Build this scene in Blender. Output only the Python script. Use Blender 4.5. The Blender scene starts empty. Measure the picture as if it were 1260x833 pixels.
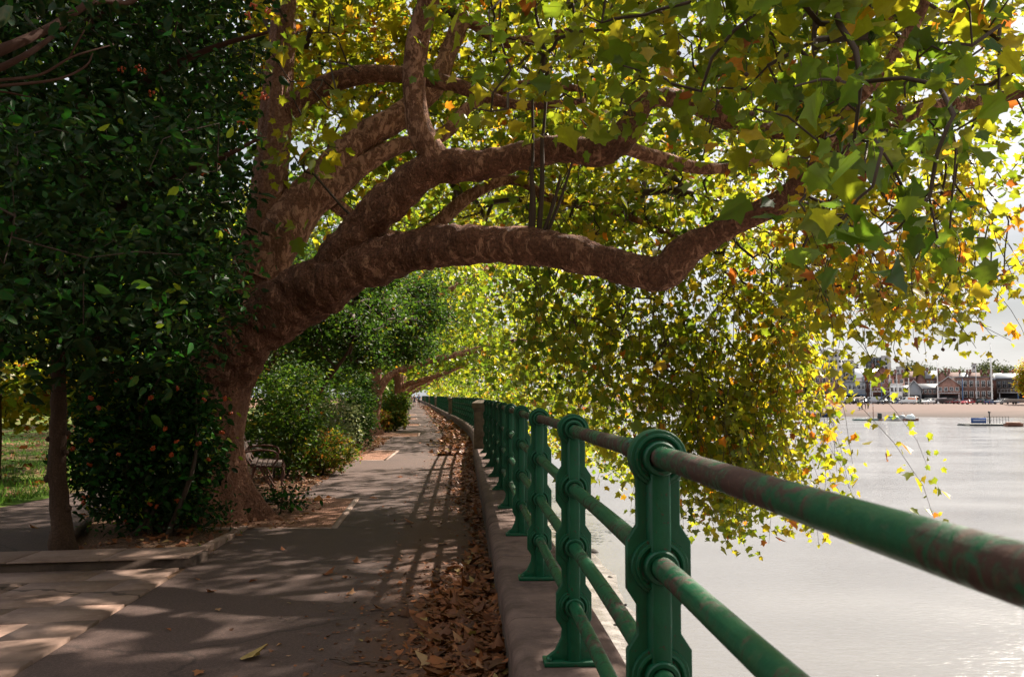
import bpy, math, random
import numpy as np
from mathutils import Vector, Matrix, noise
R = math.radians
rng = np.random.default_rng(7)
random.seed(7)
sc = bpy.context.scene
COL = sc.collection
# ------------------------------------------------------------------ camera
F = 1100.0; CX = 630.0; CY = 416.5; TILT = math.atan(70.0 / F); CAMZ = 1.6
cam = bpy.data.cameras.new('camera'); co = bpy.data.objects.new('camera', cam); COL.objects.link(co)
cam.sensor_width = 36; cam.lens = 36 * F / 1260; cam.clip_end = 6000; cam.clip_start = 0.05
co.location = (0, 0, CAMZ); co.rotation_euler = (math.pi / 2 + TILT, 0, 0)
cam.dof.use_dof = True; cam.dof.focus_distance = 7.0; cam.dof.aperture_fstop = 9.0
sc.camera = co

def at(px, py, d):
    """point whose world y is d metres ahead of the camera, seen towards a bearing of the photo"""
    px = np.asarray(px, float); py = np.asarray(py, float); d = np.asarray(d, float)
    u = (px - CX) / F; v = (CY - py) / F
    y = math.cos(TILT) - v * math.sin(TILT); z = math.sin(TILT) + v * math.cos(TILT)
    return np.stack(np.broadcast_arrays(u / y * d, d, CAMZ + z / y * d), -1)

def A(*p): return at(*p)
# ------------------------------------------------------------------ tags
def tag(o, label=None, cat=None, group=None, kind=None):
    if label: o['label'] = label
    if cat: o['category'] = cat
    if group: o['group'] = group
    if kind: o['kind'] = kind
    return o
def empty(name, loc, rz=0, label=None, cat=None, group=None):
    o = bpy.data.objects.new(name, None); COL.objects.link(o)
    o.empty_display_size = 0.2
    o.location = [float(c) for c in loc]; o.rotation_euler = (0, 0, rz)
    return tag(o, label, cat, group)
def copy_tree(o, parent=None):
    c = o.copy(); COL.objects.link(c)
    if parent is not None: c.parent = parent
    for ch in [x for x in KIDS.get(o.name, [])]:
        copy_tree(ch, c)
    return c
KIDS = {}
# ------------------------------------------------------------------ mesh buffer
def frame_from(axis):
    a = np.asarray(axis, float); a = a / (np.linalg.norm(a) + 1e-9)
    h = np.array([0, 0, 1.0]) if abs(a[2]) < .9 else np.array([1.0, 0, 0])
    x = np.cross(h, a); x /= np.linalg.norm(x)
    return x, np.cross(a, x), a
def catmull(P, per):
    P = np.asarray(P, float)
    Q = np.vstack([2 * P[0] - P[1], P, 2 * P[-1] - P[-2]])
    out = []
    for i in range(len(P) - 1):
        p0, p1, p2, p3 = Q[i:i + 4]
        n = per if np.isscalar(per) else per[i]
        t = np.linspace(0, 1, n, endpoint=False)[:, None]
        out.append(.5 * ((2 * p1) + (-p0 + p2) * t + (2 * p0 - 5 * p1 + 4 * p2 - p3) * t ** 2 + (-p0 + 3 * p1 - 3 * p2 + p3) * t ** 3))
    out.append(P[-1:])
    return np.vstack(out)
class MB:
    def __init__(s): s.v = []; s.f = []; s.t = []; s.n = 0
    def add(s, v, f, t=0.0):
        v = np.asarray(v, float).reshape(-1, 3)
        if isinstance(f, np.ndarray): groups = [f]
        else:
            d = {}
            for q in f: d.setdefault(len(q), []).append(q)
            groups = [np.array(g, int) for g in d.values()]
        for g in groups:
            s.f.append(g + s.n)
            s.t.append(np.broadcast_to(np.asarray(t, float), (len(g),)) if np.ndim(t) == 0 else np.asarray(t, float))
        s.v.append(v); s.n += len(v); return s
    def box(s, c, size, rz=0, taper=1.0, t=0.0, M=None):
        hx, hy, hz = [q / 2 for q in size]
        v = np.array([[x * hx * (taper if z > 0 else 1), y * hy * (taper if z > 0 else 1), z * hz] for z in (-1, 1) for y in (-1, 1) for x in (-1, 1)])
        if M is not None: v = v @ np.array(M).T
        if rz:
            cs, sn = math.cos(rz), math.sin(rz)
            v = np.stack([v[:, 0] * cs - v[:, 1] * sn, v[:, 0] * sn + v[:, 1] * cs, v[:, 2]], -1)
        return s.add(v + np.asarray(c, float), np.array([[0, 2, 3, 1], [4, 5, 7, 6], [0, 1, 5, 4], [1, 3, 7, 5], [3, 2, 6, 7], [2, 0, 4, 6]]), t)
    def tube(s, P, r, sides=8, cap=True, disp=None, t=0.0):
        P = np.asarray(P, float); n = len(P); r = np.broadcast_to(np.asarray(r, float), (n,))
        T = np.gradient(P, axis=0); T /= (np.linalg.norm(T, axis=1)[:, None] + 1e-9)
        x, y, _ = frame_from(T[0]); X = np.zeros_like(P); X[0] = x
        for i in range(1, n):
            x = X[i - 1] - T[i] * np.dot(X[i - 1], T[i]); X[i] = x / (np.linalg.norm(x) + 1e-9)
        Y = np.cross(T, X)
        a = np.linspace(0, 2 * np.pi, sides, endpoint=False)
        D = np.cos(a)[None, :, None] * X[:, None] + np.sin(a)[None, :, None] * Y[:, None]
        rr = np.repeat(r[:, None], sides, 1)
        V = P[:, None] + D * rr[..., None]
        if disp is not None:
            flat = V.reshape(-1, 3); k = np.array([disp(Vector(q)) for q in flat]).reshape(n, sides)
            V = P[:, None] + D * (rr * (1 + k))[..., None]
        i = np.arange(n - 1)[:, None] * sides; j = np.arange(sides)[None]; j2 = (j + 1) % sides
        f = np.stack([i + j, i + j2, i + sides + j2, i + sides + j], -1).reshape(-1, 4)
        s.add(V.reshape(-1, 3), f, t)
        if cap:
            for ring, c, flip in ((V[0], P[0], 1), (V[-1], P[-1], 0)):
                vv = np.vstack([ring, c[None]]); q = np.array([[(k + 1) % sides, k, sides] if flip else [k, (k + 1) % sides, sides] for k in range(sides)])
                s.add(vv, q, t)
        return s
    def lathe(s, prof, c=(0, 0, 0), axis=(0, 0, 1), sides=24, t=0.0):
        """prof: (radius, height) pairs"""
        x, y, z = frame_from(axis); prof = np.asarray(prof, float)
        a = np.linspace(0, 2 * np.pi, sides, endpoint=False)
        D = np.cos(a)[:, None] * x + np.sin(a)[:, None] * y
        V = np.asarray(c, float) + prof[:, 0][:, None, None] * D[None] + prof[:, 1][:, None, None] * z
        n = len(prof); i = np.arange(n - 1)[:, None] * sides; j = np.arange(sides)[None]; j2 = (j + 1) % sides
        return s.add(V.reshape(-1, 3), np.stack([i + j, i + j2, i + sides + j2, i + sides + j], -1).reshape(-1, 4), t)
    def prism(s, pts, y0, y1, plane='xz', t=0.0):
        """outline in a plane, extruded along the third axis"""
        n = len(pts); v = []
        for y in (y0, y1):
            for a, b in pts:
                v.append({'xz': (a, y, b), 'xy': (a, b, y), 'yz': (y, a, b)}[plane])
        f = [list(range(n)), list(range(2 * n - 1, n - 1, -1))] + [[(k + 1) % n, k, n + k, n + (k + 1) % n] for k in range(n)]
        return s.add(v, f, t)
    def sheet(s, rows, t=0.0):
        rows = [np.asarray(r, float) for r in rows]; m = len(rows[0]); n = len(rows)
        i = np.arange(n - 1)[:, None] * m; j = np.arange(m - 1)[None]
        return s.add(np.vstack(rows), np.stack([i + j, i + j + 1, i + m + j + 1, i + m + j], -1).reshape(-1, 4), t)
    def build(s, name, mat, parent=None, origin=None, smooth=False, bevel=0, loc=None, recalc=False):
        V = np.vstack(s.v).copy()
        if origin is not None: V -= np.asarray(origin, float)
        me = bpy.data.meshes.new(name)
        me.vertices.add(len(V)); me.vertices.foreach_set('co', V.astype(np.float32).ravel())
        nl = sum(g.size for g in s.f); npoly = sum(len(g) for g in s.f)
        me.loops.add(nl); me.polygons.add(npoly)
        me.loops.foreach_set('vertex_index', np.concatenate([g.ravel() for g in s.f]).astype(np.int32))
        tot = np.concatenate([np.full(len(g), g.shape[1]) for g in s.f]).astype(np.int32)
        st = np.concatenate([[0], np.cumsum(tot)[:-1]]).astype(np.int32)
        me.polygons.foreach_set('loop_start', st); me.polygons.foreach_set('loop_total', tot)
        at_ = me.attributes.new('tint', 'FLOAT', 'FACE'); at_.data.foreach_set('value', np.concatenate(s.t).astype(np.float32))
        me.update(calc_edges=True); me.validate()
        if recalc:
            import bmesh
            b = bmesh.new(); b.from_mesh(me); bmesh.ops.recalc_face_normals(b, faces=b.faces); b.to_mesh(me); b.free()
        if smooth: me.polygons.foreach_set('use_smooth', np.ones(len(me.polygons), bool))
        if smooth == 'auto': me.set_sharp_from_angle(angle=R(32))
        me.materials.append(mat)
        o = bpy.data.objects.new(name, me); COL.objects.link(o)
        if bevel:
            m = o.modifiers.new('bevel', 'BEVEL'); m.width = bevel; m.segments = 2; m.limit_method = 'ANGLE'; m.angle_limit = R(35)
        if parent is not None:
            o.parent = parent; KIDS.setdefault(parent.name, []).append(o)
            if loc is not None: o.location = [float(c) for c in loc]
        elif loc is not None: o.location = [float(c) for c in loc]
        elif origin is not None: o.location = [float(c) for c in origin]
        return o
# ------------------------------------------------------------------ materials
class NT:
    def __init__(s, name):
        m = bpy.data.materials.new(name); m.use_nodes = True; s.m = m; s.t = m.node_tree; s.t.nodes.clear()
        s.out = s.n('ShaderNodeOutputMaterial'); s.co = None
    def n(s, typ, **k):
        x = s.t.nodes.new(typ)
        for a, b in k.items():
            if hasattr(x, a): setattr(x, a, b)
            else: x.inputs[a].default_value = b
        return x
    def l(s, a, b): s.t.links.new(a, b)
    def coord(s, scale=(1, 1, 1)):
        if s.co is None: s.co = s.n('ShaderNodeTexCoord')
        mp = s.n('ShaderNodeMapping'); mp.inputs['Scale'].default_value = scale
        s.l(s.co.outputs['Object'], mp.inputs['Vector']); return mp.outputs['Vector']
    def noise(s, scale, detail=4, rough=.55, vec=None, dist=0):
        x = s.n('ShaderNodeTexNoise'); x.inputs['Scale'].default_value = scale; x.inputs['Detail'].default_value = detail
        x.inputs['Roughness'].default_value = rough; x.inputs['Distortion'].default_value = dist
        s.l(vec if vec is not None else s.coord(), x.inputs['Vector']); return x.outputs['Fac']
    def voro(s, scale, feature='F1', vec=None, out='Distance'):
        x = s.n('ShaderNodeTexVoronoi', feature=feature); x.inputs['Scale'].default_value = scale
        s.l(vec if vec is not None else s.coord(), x.inputs['Vector']); return x.outputs[out]
    def ramp(s, fac, stops, interp='LINEAR'):
        r = s.n('ShaderNodeValToRGB'); e = r.color_ramp; e.interpolation = interp
        while len(e.elements) < len(stops): e.elements.new(.5)
        for q, (p, c) in zip(e.elements, stops):
            q.position = p; q.color = (*(c if not np.isscalar(c) else (c, c, c)), 1)
        s.l(fac, r.inputs['Fac']); return r.outputs['Color']
    def mix(s, fac, a, b, mode='MIX'):
        x = s.n('ShaderNodeMix', data_type='RGBA', blend_type=mode)
        for sock, val in ((x.inputs[0], fac), (x.inputs[6], a), (x.inputs[7], b)):
            if hasattr(val, 'links'): s.l(val, sock)
            elif np.isscalar(val): sock.default_value = val
            else: sock.default_value = (*val, 1)
        return x.outputs[2]
    def math(s, op, a, b=0.0, clamp=False):
        x = s.n('ShaderNodeMath', operation=op, use_clamp=clamp)
        for sock, val in ((x.inputs[0], a), (x.inputs[1], b)):
            if hasattr(val, 'links'): s.l(val, sock)
            else: sock.default_value = val
        return x.outputs[0]
    def attr(s, name='tint'):
        x = s.n('ShaderNodeAttribute'); x.attribute_name = name; return x.outputs['Fac']
    def bsdf(s, color, rough=.7, metal=0, spec=.5, bump=None, bs=.3, bd=.02):
        p = s.n('ShaderNodeBsdfPrincipled')
        for sock, val in ((p.inputs['Base Color'], color), (p.inputs['Roughness'], rough)):
            if hasattr(val, 'links'): s.l(val, sock)
            elif np.isscalar(val): sock.default_value = val
            else: sock.default_value = (*val, 1)
        p.inputs['Metallic'].default_value = metal; p.inputs['Specular IOR Level'].default_value = spec
        if bump is not None:
            b = s.n('ShaderNodeBump'); b.inputs['Strength'].default_value = bs; b.inputs['Distance'].default_value = bd
            s.l(bump, b.inputs['Height']); s.l(b.outputs['Normal'], p.inputs['Normal'])
        return p
    def done(s, p):
        s.l(p.outputs[0], s.out.inputs['Surface']); return s.m
MATS = {}
def plain(name, c, rough=.6, metal=0, var=.25, scale=6, spec=.4):
    if name in MATS: return MATS[name]
    t = NT(name); n = t.noise(scale, 5)
    col = t.mix(n, [q * (1 - var) for q in c], [min(1, q * (1 + var)) for q in c])
    MATS[name] = t.done(t.bsdf(col, rough, metal, spec, n, .15, .01)); return MATS[name]
def leafmat(name, stops, trans=.5, rough=.45, spec=.4, tboost=1.6):
    t = NT(name); c = t.ramp(t.attr(), stops)
    n = t.noise(28, 3, .6); c2 = t.mix(t.ramp(n, [(.35, .0), (.7, .55)]), c, (.09, .05, .015))
    c2 = t.mix(.45, c, c2)
    p = t.bsdf(c2, rough, 0, spec)
    tr = t.n('ShaderNodeBsdfTranslucent'); t.l(t.mix(1.0, c2, (tboost, tboost, tboost * .6), 'MULTIPLY'), tr.inputs['Color'])
    mx = t.n('ShaderNodeMixShader'); mx.inputs[0].default_value = trans
    t.l(p.outputs[0], mx.inputs[1]); t.l(tr.outputs[0], mx.inputs[2]); t.l(mx.outputs[0], t.out.inputs['Surface']); return t.m
M_PLANE = leafmat('plane_leaf', [(0, (.03, .078, .008)), (.33, (.105, .155, .012)), (.56, (.20, .20, .013)), (.78, (.33, .24, .016)), (.92, (.44, .14, .014)), (1, (.22, .06, .015))], .6, .42, .35, 1.95)
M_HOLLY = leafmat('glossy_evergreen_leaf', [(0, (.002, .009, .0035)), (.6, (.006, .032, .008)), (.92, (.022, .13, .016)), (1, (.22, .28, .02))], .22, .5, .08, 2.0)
M_BUSH = leafmat('bush_leaf', [(0, (.008, .034, .007)), (.4, (.028, .082, .011)), (.7, (.085, .135, .014)), (.88, (.2, .19, .02)), (1, (.25, .09, .02))], .42, .55, .2)
M_PALE = leafmat('variegated_leaf', [(0, (.03, .09, .03)), (.5, (.14, .2, .09)), (1, (.4, .42, .25))], .3, .5)
M_DEAD = leafmat('dry_leaf', [(0, (.055, .02, .011)), (.4, (.15, .05, .02)), (.7, (.27, .085, .028)), (.9, (.33, .18, .09)), (.97, (.3, .26, .05)), (1, (.07, .15, .02))], .18, .6, .3, 1.3)

def bark(name, dark, mid, light, flake=.5, sc_=1.0, bs=.6):
    t = NT(name)
    w = t.noise(3.0 * sc_, 4, .6, t.coord((1, 1, .55)))
    n1 = t.noise(10.5 * sc_, 6, .7, t.coord((1, 1, .55)), .8); n2 = t.noise(34 * sc_, 4, .6)
    fur = t.noise(16 * sc_, 4, .7, t.coord((1, 1, .16)), .4)
    c = t.mix(t.ramp(n2, [(.3, 0.0), (.7, 1.0)]), dark, mid)
    c = t.mix(t.ramp(n1, [(flake - .035, 0.0), (flake + .03, .9)]), c, light)
    c = t.mix(t.ramp(w, [(.45, 0.0), (.75, .55)]), c, [q * .45 for q in dark])
    h = t.math('ADD', t.math('MULTIPLY', fur, .8), t.math('ADD', t.math('MULTIPLY', n2, .35), t.math('MULTIPLY', n1, .5)))
    return t.done(t.bsdf(c, .85, 0, .2, h, bs, .06))
M_BARK = bark('plane_trunk_bark', (.125, .052, .031), (.34, .16, .10), (.40, .22, .15), .6, 1.0, 1.4)
M_LIMB = bark('plane_limb_bark', (.085, .037, .021), (.27, .115, .068), (.47, .235, .145), .58, 1.0, 1.3)
M_LIMBPALE = bark('plane_upper_limb_bark', (.115, .05, .029), (.30, .135, .082), (.54, .28, .185), .53, 1.0, 1.2)
M_TWIG = plain('twig_bark', (.055, .032, .02), .8, scale=20)
M_DARKBARK = bark('dark_bark', (.036, .019, .011), (.085, .046, .028), (.12, .072, .046), .64, 2.0)

def asphalt(name, base, strip=False):
    t = NT(name)
    g = t.noise(160, 3, .7); b = t.noise(1.1, 5, .6); m = t.noise(11, 4, .6); v = t.voro(260)
    c = t.mix(g, [q * .6 for q in base], [q * 1.45 for q in base])
    c = t.mix(t.ramp(v, [(.1, .5), (.35, 0.0)]), c, [q * 1.9 for q in base])
    c = t.mix(t.ramp(b, [(.35, .5), (.65, 0.0)]), c, [q * .58 for q in base])
    c = t.mix(t.ramp(t.noise(42, 4, .75), [(.40, .75), (.58, 0.0)]), c, [q * .5 for q in base]); c = t.mix(t.ramp(t.noise(60, 3, .8), [(.56, 0.0), (.70, .85)]), c, [q * 2.0 for q in base])
    wv = t.n('ShaderNodeMix', data_type='RGBA'); wv.inputs[0].default_value = .25; cc = t.coord(); t.l(cc, wv.inputs[6]); n3 = t.n('ShaderNodeTexNoise'); n3.inputs['Scale'].default_value = 3; n3.inputs['Detail'].default_value = 5; t.l(cc, n3.inputs['Vector']); t.l(n3.outputs['Color'], wv.inputs[7])
    c = t.mix(t.ramp(t.voro(.55, 'DISTANCE_TO_EDGE', wv.outputs[2]), [(.002, .7), (.009, 0.0)]), c, [q * .3 for q in base])
    if strip:
        a = t.math('ADD', t.attr('edge'), t.math('MULTIPLY', t.math('SUBTRACT', m, .5), .30)); a = t.math('ADD', a, t.math('MULTIPLY', t.math('SUBTRACT', b, .5), .3))
        soil = t.mix(t.noise(45, 5, .7), (.028, .014, .009), (.13, .06, .035))
        c = t.mix(t.ramp(a, [(.62, 0.0), (.76, .92)]), c, soil)
    h = t.math('ADD', t.math('MULTIPLY', g, .6), t.math('MULTIPLY', v, .8))
    return t.done(t.bsdf(c, .85, 0, .3, h, .5, .006))
M_ASPH = asphalt('path_asphalt', (.083, .050, .041), True)
M_ASPH2 = asphalt('park_path_asphalt', (.07, .044, .037))
def soilmat():
    t = NT('soil'); n = t.noise(5, 6, .7); g = t.noise(60, 4, .7)
    c = t.mix(n, (.05, .025, .016), (.14, .08, .05)); c = t.mix(t.ramp(g, [(.5, 0.0), (.62, .8)]), c, (.26, .16, .10))
    return t.done(t.bsdf(c, .95, 0, .1, g, .7, .03))
M_SOIL = soilmat()
def gravelmat():
    t = NT('gravel'); v = t.voro(70, out='Color'); d = t.voro(70); n = t.noise(3, 4)
    sx = t.n('ShaderNodeSeparateColor'); t.l(v, sx.inputs[0])
    c = t.ramp(sx.outputs[0], [(0, (.12, .055, .036)), (.5, (.25, .125, .085)), (1, (.36, .21, .15))]); c = t.mix(t.ramp(n, [(.4, .5), (.6, 0.0)]), c, (.16, .09, .055))
    return t.done(t.bsdf(c, .95, 0, .1, d, .8, .02))
M_GRAV = gravelmat()
def stonemat(name, base, grime=(.03, .022, .016), gs=2.0, cracks=False):
    t = NT(name); n = t.noise(gs, 6, .65); g = t.noise(90, 3, .7); m = t.noise(14, 5, .6)
    c = t.mix(g, [q * .75 for q in base], [q * 1.25 for q in base])
    c = t.mix(t.ramp(n, [(.36, .75), (.62, 0.0)]), c, grime); c = t.mix(t.ramp(m, [(.5, 0.0), (.8, .5)]), c, [q * 1.5 for q in base])
    tn = t.attr(); c = t.mix(t.math('MULTIPLY', tn, .5), c, [q * .55 for q in base])
    if cracks:
        w = t.n('ShaderNodeMix', data_type='RGBA'); w.inputs[0].default_value = .2
        cc = t.coord(); t.l(cc, w.inputs[6]); nn = t.n('ShaderNodeTexNoise'); nn.inputs['Scale'].default_value = 4; t.l(cc, nn.inputs['Vector']); t.l(nn.outputs['Color'], w.inputs[7])
        e = t.voro(.42, 'DISTANCE_TO_EDGE', w.outputs[2])
        c = t.mix(t.ramp(e, [(.003, .85), (.007, 0.0)]), c, (.03, .018, .012))
    return t.done(t.bsdf(c, .88, 0, .25, t.math('ADD', g, t.math('MULTIPLY', m, 2)), .35, .01))
M_SLAB = stonemat('paving_concrete', (.25, .165, .13), (.12, .068, .048), 1.6, True)
M_COPE = stonemat('coping_stone', (.155, .098, .08), (.036, .021, .016), 3.2)
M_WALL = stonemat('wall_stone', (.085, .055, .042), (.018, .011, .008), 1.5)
M_PILLAR = stonemat('pillar_stone', (.14, .105, .075), (.04, .03, .018), 4)
def paint(name, rust):
    t = NT(name); n = t.noise(22, 8, .76, None, .8); m = t.noise(44, 5, .7); b = t.noise(3.2, 4, .6)
    g = t.mix(m, (.003, .045, .018), (.008, .095, .038)); g = t.mix(t.ramp(n, [(.52, 0.0), (.7, .65)]), g, (.075, .135, .045))
    r = t.mix(m, (.022, .009, .006), (.072, .027, .017)); r = t.mix(t.ramp(t.noise(70, 3), [(.55, 0.0), (.7, .6)]), r, (.12, .06, .04))
    k = t.math('ADD', t.math('MULTIPLY', n, .6), t.math('MULTIPLY', b, .4))
    f = t.ramp(k, [(rust - .035, 0.0), (rust + .03, 1.0)])
    c = t.mix(f, g, r)
    return t.done(t.bsdf(c, t.ramp(f, [(0, .42), (1, .8)]), 0, .35, t.math('ADD', t.math('MULTIPLY', f, .8), m), .28, .008))
M_RAILTOP = paint('weathered_rail_paint', .50)
M_RAIL = paint('rusting_green_rail_paint', .555)
def postpaint():
    t = NT('green_iron_paint'); m = t.noise(26, 5, .65); n = t.noise(7, 5, .6); k = t.noise(60, 3, .6)
    c = t.mix(m, (.0015, .042, .018), (.003, .078, .034)); c = t.mix(t.ramp(n, [(.55, 0.0), (.75, .5)]), c, (.008, .12, .052))
    c = t.mix(t.ramp(k, [(.63, 0.0), (.67, .9)]), c, (.05, .02, .013)); c = t.mix(t.ramp(t.noise(3, 4), [(.55, 0.0), (.72, .55)]), c, (.004, .012, .008))
    return t.done(t.bsdf(c, t.ramp(m, [(.3, .34), (.7, .55)]), 0, .32, t.math('ADD', m, t.math('MULTIPLY', k, .6)), .22, .006))
M_POST = postpaint()
def lawnmat():
    t = NT('lawn_turf'); n = t.noise(.55, 5, .6); m = t.noise(30, 4, .7); v = t.noise(9, 4, .65)
    c = t.mix(m, (.035, .075, .008), (.08, .13, .016)); c = t.mix(t.ramp(n, [(.46, 0.0), (.56, .9)]), c, t.mix(v, (.07, .065, .022), (.18, .105, .06)))
    return t.done(t.bsdf(c, .95, 0, .1, m, .7, .03))
M_LAWN = lawnmat()
M_FART = leafmat('far_tree_leaf', [(0, (.03, .048, .03)), (.6, (.07, .09, .045)), (1, (.13, .12, .06))], .3, .6, .1, 1.2)
M_GRASS = leafmat('grass_blade', [(0, (.03, .09, .01)), (.6, (.08, .2, .02)), (1, (.2, .24, .05))], .4, .6)
def watermat():
    t = NT('river_water')
    a = t.noise(3.4, 6, .66, t.coord((1, 2.0, 1)), .6); b = t.noise(.11, 3, .5, t.coord((1, 2.2, 1))); c = t.noise(7, 3, .6, t.coord((1, 1.8, 1)))
    col = t.mix(b, (.135, .13, .130), (.185, .178, .176))
    h = t.math('ADD', t.math('MULTIPLY', a, .8), t.math('MULTIPLY', c, .2))
    p = t.bsdf(col, t.ramp(b, [(.3, .09), (.7, .2)]), 0, .5, h, .35, .10); p.inputs['IOR'].default_value = 1.333
    return t.done(p)
M_WATER = watermat()
def mudmat():
    t = NT('wet_mud'); n = t.noise(2.2, 6, .65); g = t.noise(30, 4, .6)
    c = t.mix(n, (.10, .085, .078), (.22, .19, .175))
    return t.done(t.bsdf(c, t.ramp(n, [(.4, .12), (.6, .5)]), 0, .5, g, .4, .03))
M_MUD = mudmat()
def slipmat():
    t = NT('slipway_ground'); n = t.noise(.12, 5, .6, t.coord((.4, 1, 1))); g = t.noise(.5, 6, .7, t.coord((.35, 1, 1)))
    sx = t.n('ShaderNodeSeparateXYZ'); t.l(t.coord(), sx.inputs[0]); wet = t.ramp(t.math('ADD', t.math('MULTIPLY', sx.outputs[2], .5), t.math('MULTIPLY', n, .5)), [(0, 1.0), (1, 1.0)])
    k = t.math('ADD', t.math('MULTIPLY', t.math('ADD', sx.outputs[2], 3.6), .36), t.math('MULTIPLY', n, .5))
    c = t.mix(g, (.075, .05, .043), (.14, .096, .082)); c = t.mix(t.ramp(k, [(.35, 1.0), (.75, 0.0)]), c, (.05, .036, .031))
    return t.done(t.bsdf(c, .9, 0, .1, g, .2, .02))
M_FAR = slipmat()
# ------------------------------------------------------------------ river wall line
CP = np.array([(-12, .95), (-6, .70), (0, .45), (2.25, .362), (4.1, .278), (5.95, .18), (7.8, .083), (9.65, -.014), (13.35, -.215), (17.05, -.42), (20.5, -.62), (28.9, -1.03), (39.7, -1.9), (48.4, -2.8), (55, -3.55), (68.6, -5.05), (88, -7.2), (128, -11.6), (170, -16.4), (260, -26.8), (420, -46)])
_m = np.gradient(CP[:, 1], CP[:, 0])
def wx(y):
    y = np.asarray(y, float); i = np.clip(np.searchsorted(CP[:, 0], y) - 1, 0, len(CP) - 2)
    h = CP[i + 1, 0] - CP[i, 0]; t = (y - CP[i, 0]) / h
    return ((2 * t ** 3 - 3 * t ** 2 + 1) * CP[i, 1] + (t ** 3 - 2 * t ** 2 + t) * h * _m[i] + (-2 * t ** 3 + 3 * t ** 2) * CP[i + 1, 1] + (t ** 3 - t ** 2) * h * _m[i + 1])
def wdir(y):
    d = np.array([float(wx(y + .05) - wx(y - .05)) / .1, 1.0, 0]); return d / np.linalg.norm(d)
PW = 2.82                       # path width
WL = .25                        # rail line to path-side wall face
def ex(y): return wx(y) - WL - PW - .012 * np.clip(y - 8, 0, 12) 
def yspan(a, b, k=1.035, s=.35):
    out = [a]; y = a
    while y < b: y += max(s, (abs(y) + 3) * (k - 1) * 2); out.append(min(y, b))
    return np.array(out)
YS = yspan(-8, 400)
# ------------------------------------------------------------------ ground, paths
def strip(name, mat, ys, xa, xb, z, n=12, edge=False, kind='structure'):
    rows = []
    for y, a, b in zip(ys, xa, xb):
        u = np.linspace(0, 1, n); rows.append(np.stack([a + (b - a) * u, np.full(n, y), np.full(n, z)], -1))
    o = MB().sheet(rows).build(name, mat)
    if edge:
        at_ = o.data.attributes.new('edge', 'FLOAT', 'POINT'); at_.data.foreach_set('value', np.tile(np.linspace(0, 1, n), len(ys)).astype(np.float32))
    return tag(o, kind=kind)
gx = np.concatenate([[-420, -200, -100, -60, -30], np.linspace(-16, -4, 7)])
rows = []
for y in yspan(-30, 700, 1.05, 1.5):
    yy = min(max(y, -11), 415); w = float(wx(yy)) - WL + .03
    off = w - float(wx(0)); xs = np.concatenate([gx[:-1] + off, [w - 3.2, w]])
    rows.append(np.stack([xs, np.full(len(xs), y), np.full(len(xs), -.012)], -1))
tag(MB().sheet(rows).build('ground', M_SOIL), kind='structure')
strip('path', M_ASPH, YS, ex(YS), wx(YS) - WL + .01, 0.0, 24, True)
# park path to the left and the lawn behind it
py_ = np.array([8.95, 9.9, 11.7, 13.5, 15.1, 20, 30, 60, 110]); pr = np.array([-4.35, -4.82, -5.44, -5.75, -5.9, -6.3, -7.3, -11, -17]); pl = np.array([-14, -9.2, -7.45, -7.25, -7.2, -7.7, -9.2, -13, -19.5])
yq = np.linspace(8.95, 110, 120); strip('park_path', M_ASPH2, yq, np.interp(yq, py_, pl), np.interp(yq, py_, pr), .004, 4)
rows = []
for y in yq:
    a = float(np.interp(y, py_, pl)); u = np.array([-130, -60, -30, -15, -8, -4, -2, -1, -.3, 0.0])
    rows.append(np.stack([a + u, np.full(10, y), .05 + .02 * np.sin(u * .8 + y * .3) * (u < 0) - .045 * (u == 0)], -1))
tag(MB().sheet(rows).build('lawn', M_LAWN), kind='structure')
# lower paving (individual slabs, one surface) and raised row of slabs
m = MB(); rs = random.Random(3)
yrow = [3.2, 3.75, 4.3, 4.85, 5.42, 5.95, 6.45, 6.95, 7.42, 7.92, 8.42]
def slope(x): return .18 * (x + 3.0)            # slab rows run slightly towards us on the left
for a, b in zip(yrow[:-1], yrow[1:]):
    x = -9.0 + rs.uniform(0, .5)
    while x < -2.6:
        w = rs.choice([.62, .78, .92]); x1 = x + w - .014
        def yl(xx, y): return y + slope(xx)
        q = []
        for (xx, yy) in ((x, a), (x1, a), (x1, b - .016), (x, b - .016)):
            Y = yl(xx, yy); q.append([min(xx, float(ex(Y)) - .02), Y])
        if q[1][0] - q[0][0] > .05:
            dz = rs.uniform(-.004, .004); v = [(c[0], c[1], z + dz * (1 if z > 0 else 0) + (rs.uniform(-.002, .002) if z > 0 else 0)) for z in (-.05, .012) for c in q]
            tn = rs.random()
            m.add(v, np.array([[4, 5, 6, 7], [0, 1, 5, 4], [1, 2, 6, 5], [2, 3, 7, 6], [3, 0, 4, 7]]), tn)
        x += w
tag(m.build('paving', M_SLAB), kind='structure')
m = MB(); x = -9.0
while x < -3.05:
    x1 = min(x + rs.uniform(.55, .95), -3.02); f0, f1 = 8.47 + slope(x) * .95, 8.47 + slope(x1 - .008) * .95
    dp = .62; tn = rs.random()
    v = [(x, f0, .08), (x1 - .008, f1, .08), (x1 - .008, f1 + dp, .08), (x, f0 + dp, .08)]; v += [(a, b, .095 + rs.uniform(-.003, .003)) for a, b, c in v]
    m.add(v, np.array([[4, 5, 6, 7], [0, 1, 5, 4], [1, 2, 6, 5], [2, 3, 7, 6], [3, 0, 4, 7]]), tn); x = x1
tag(m.build('raised_paving', M_SLAB, bevel=.008), kind='structure')
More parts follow.
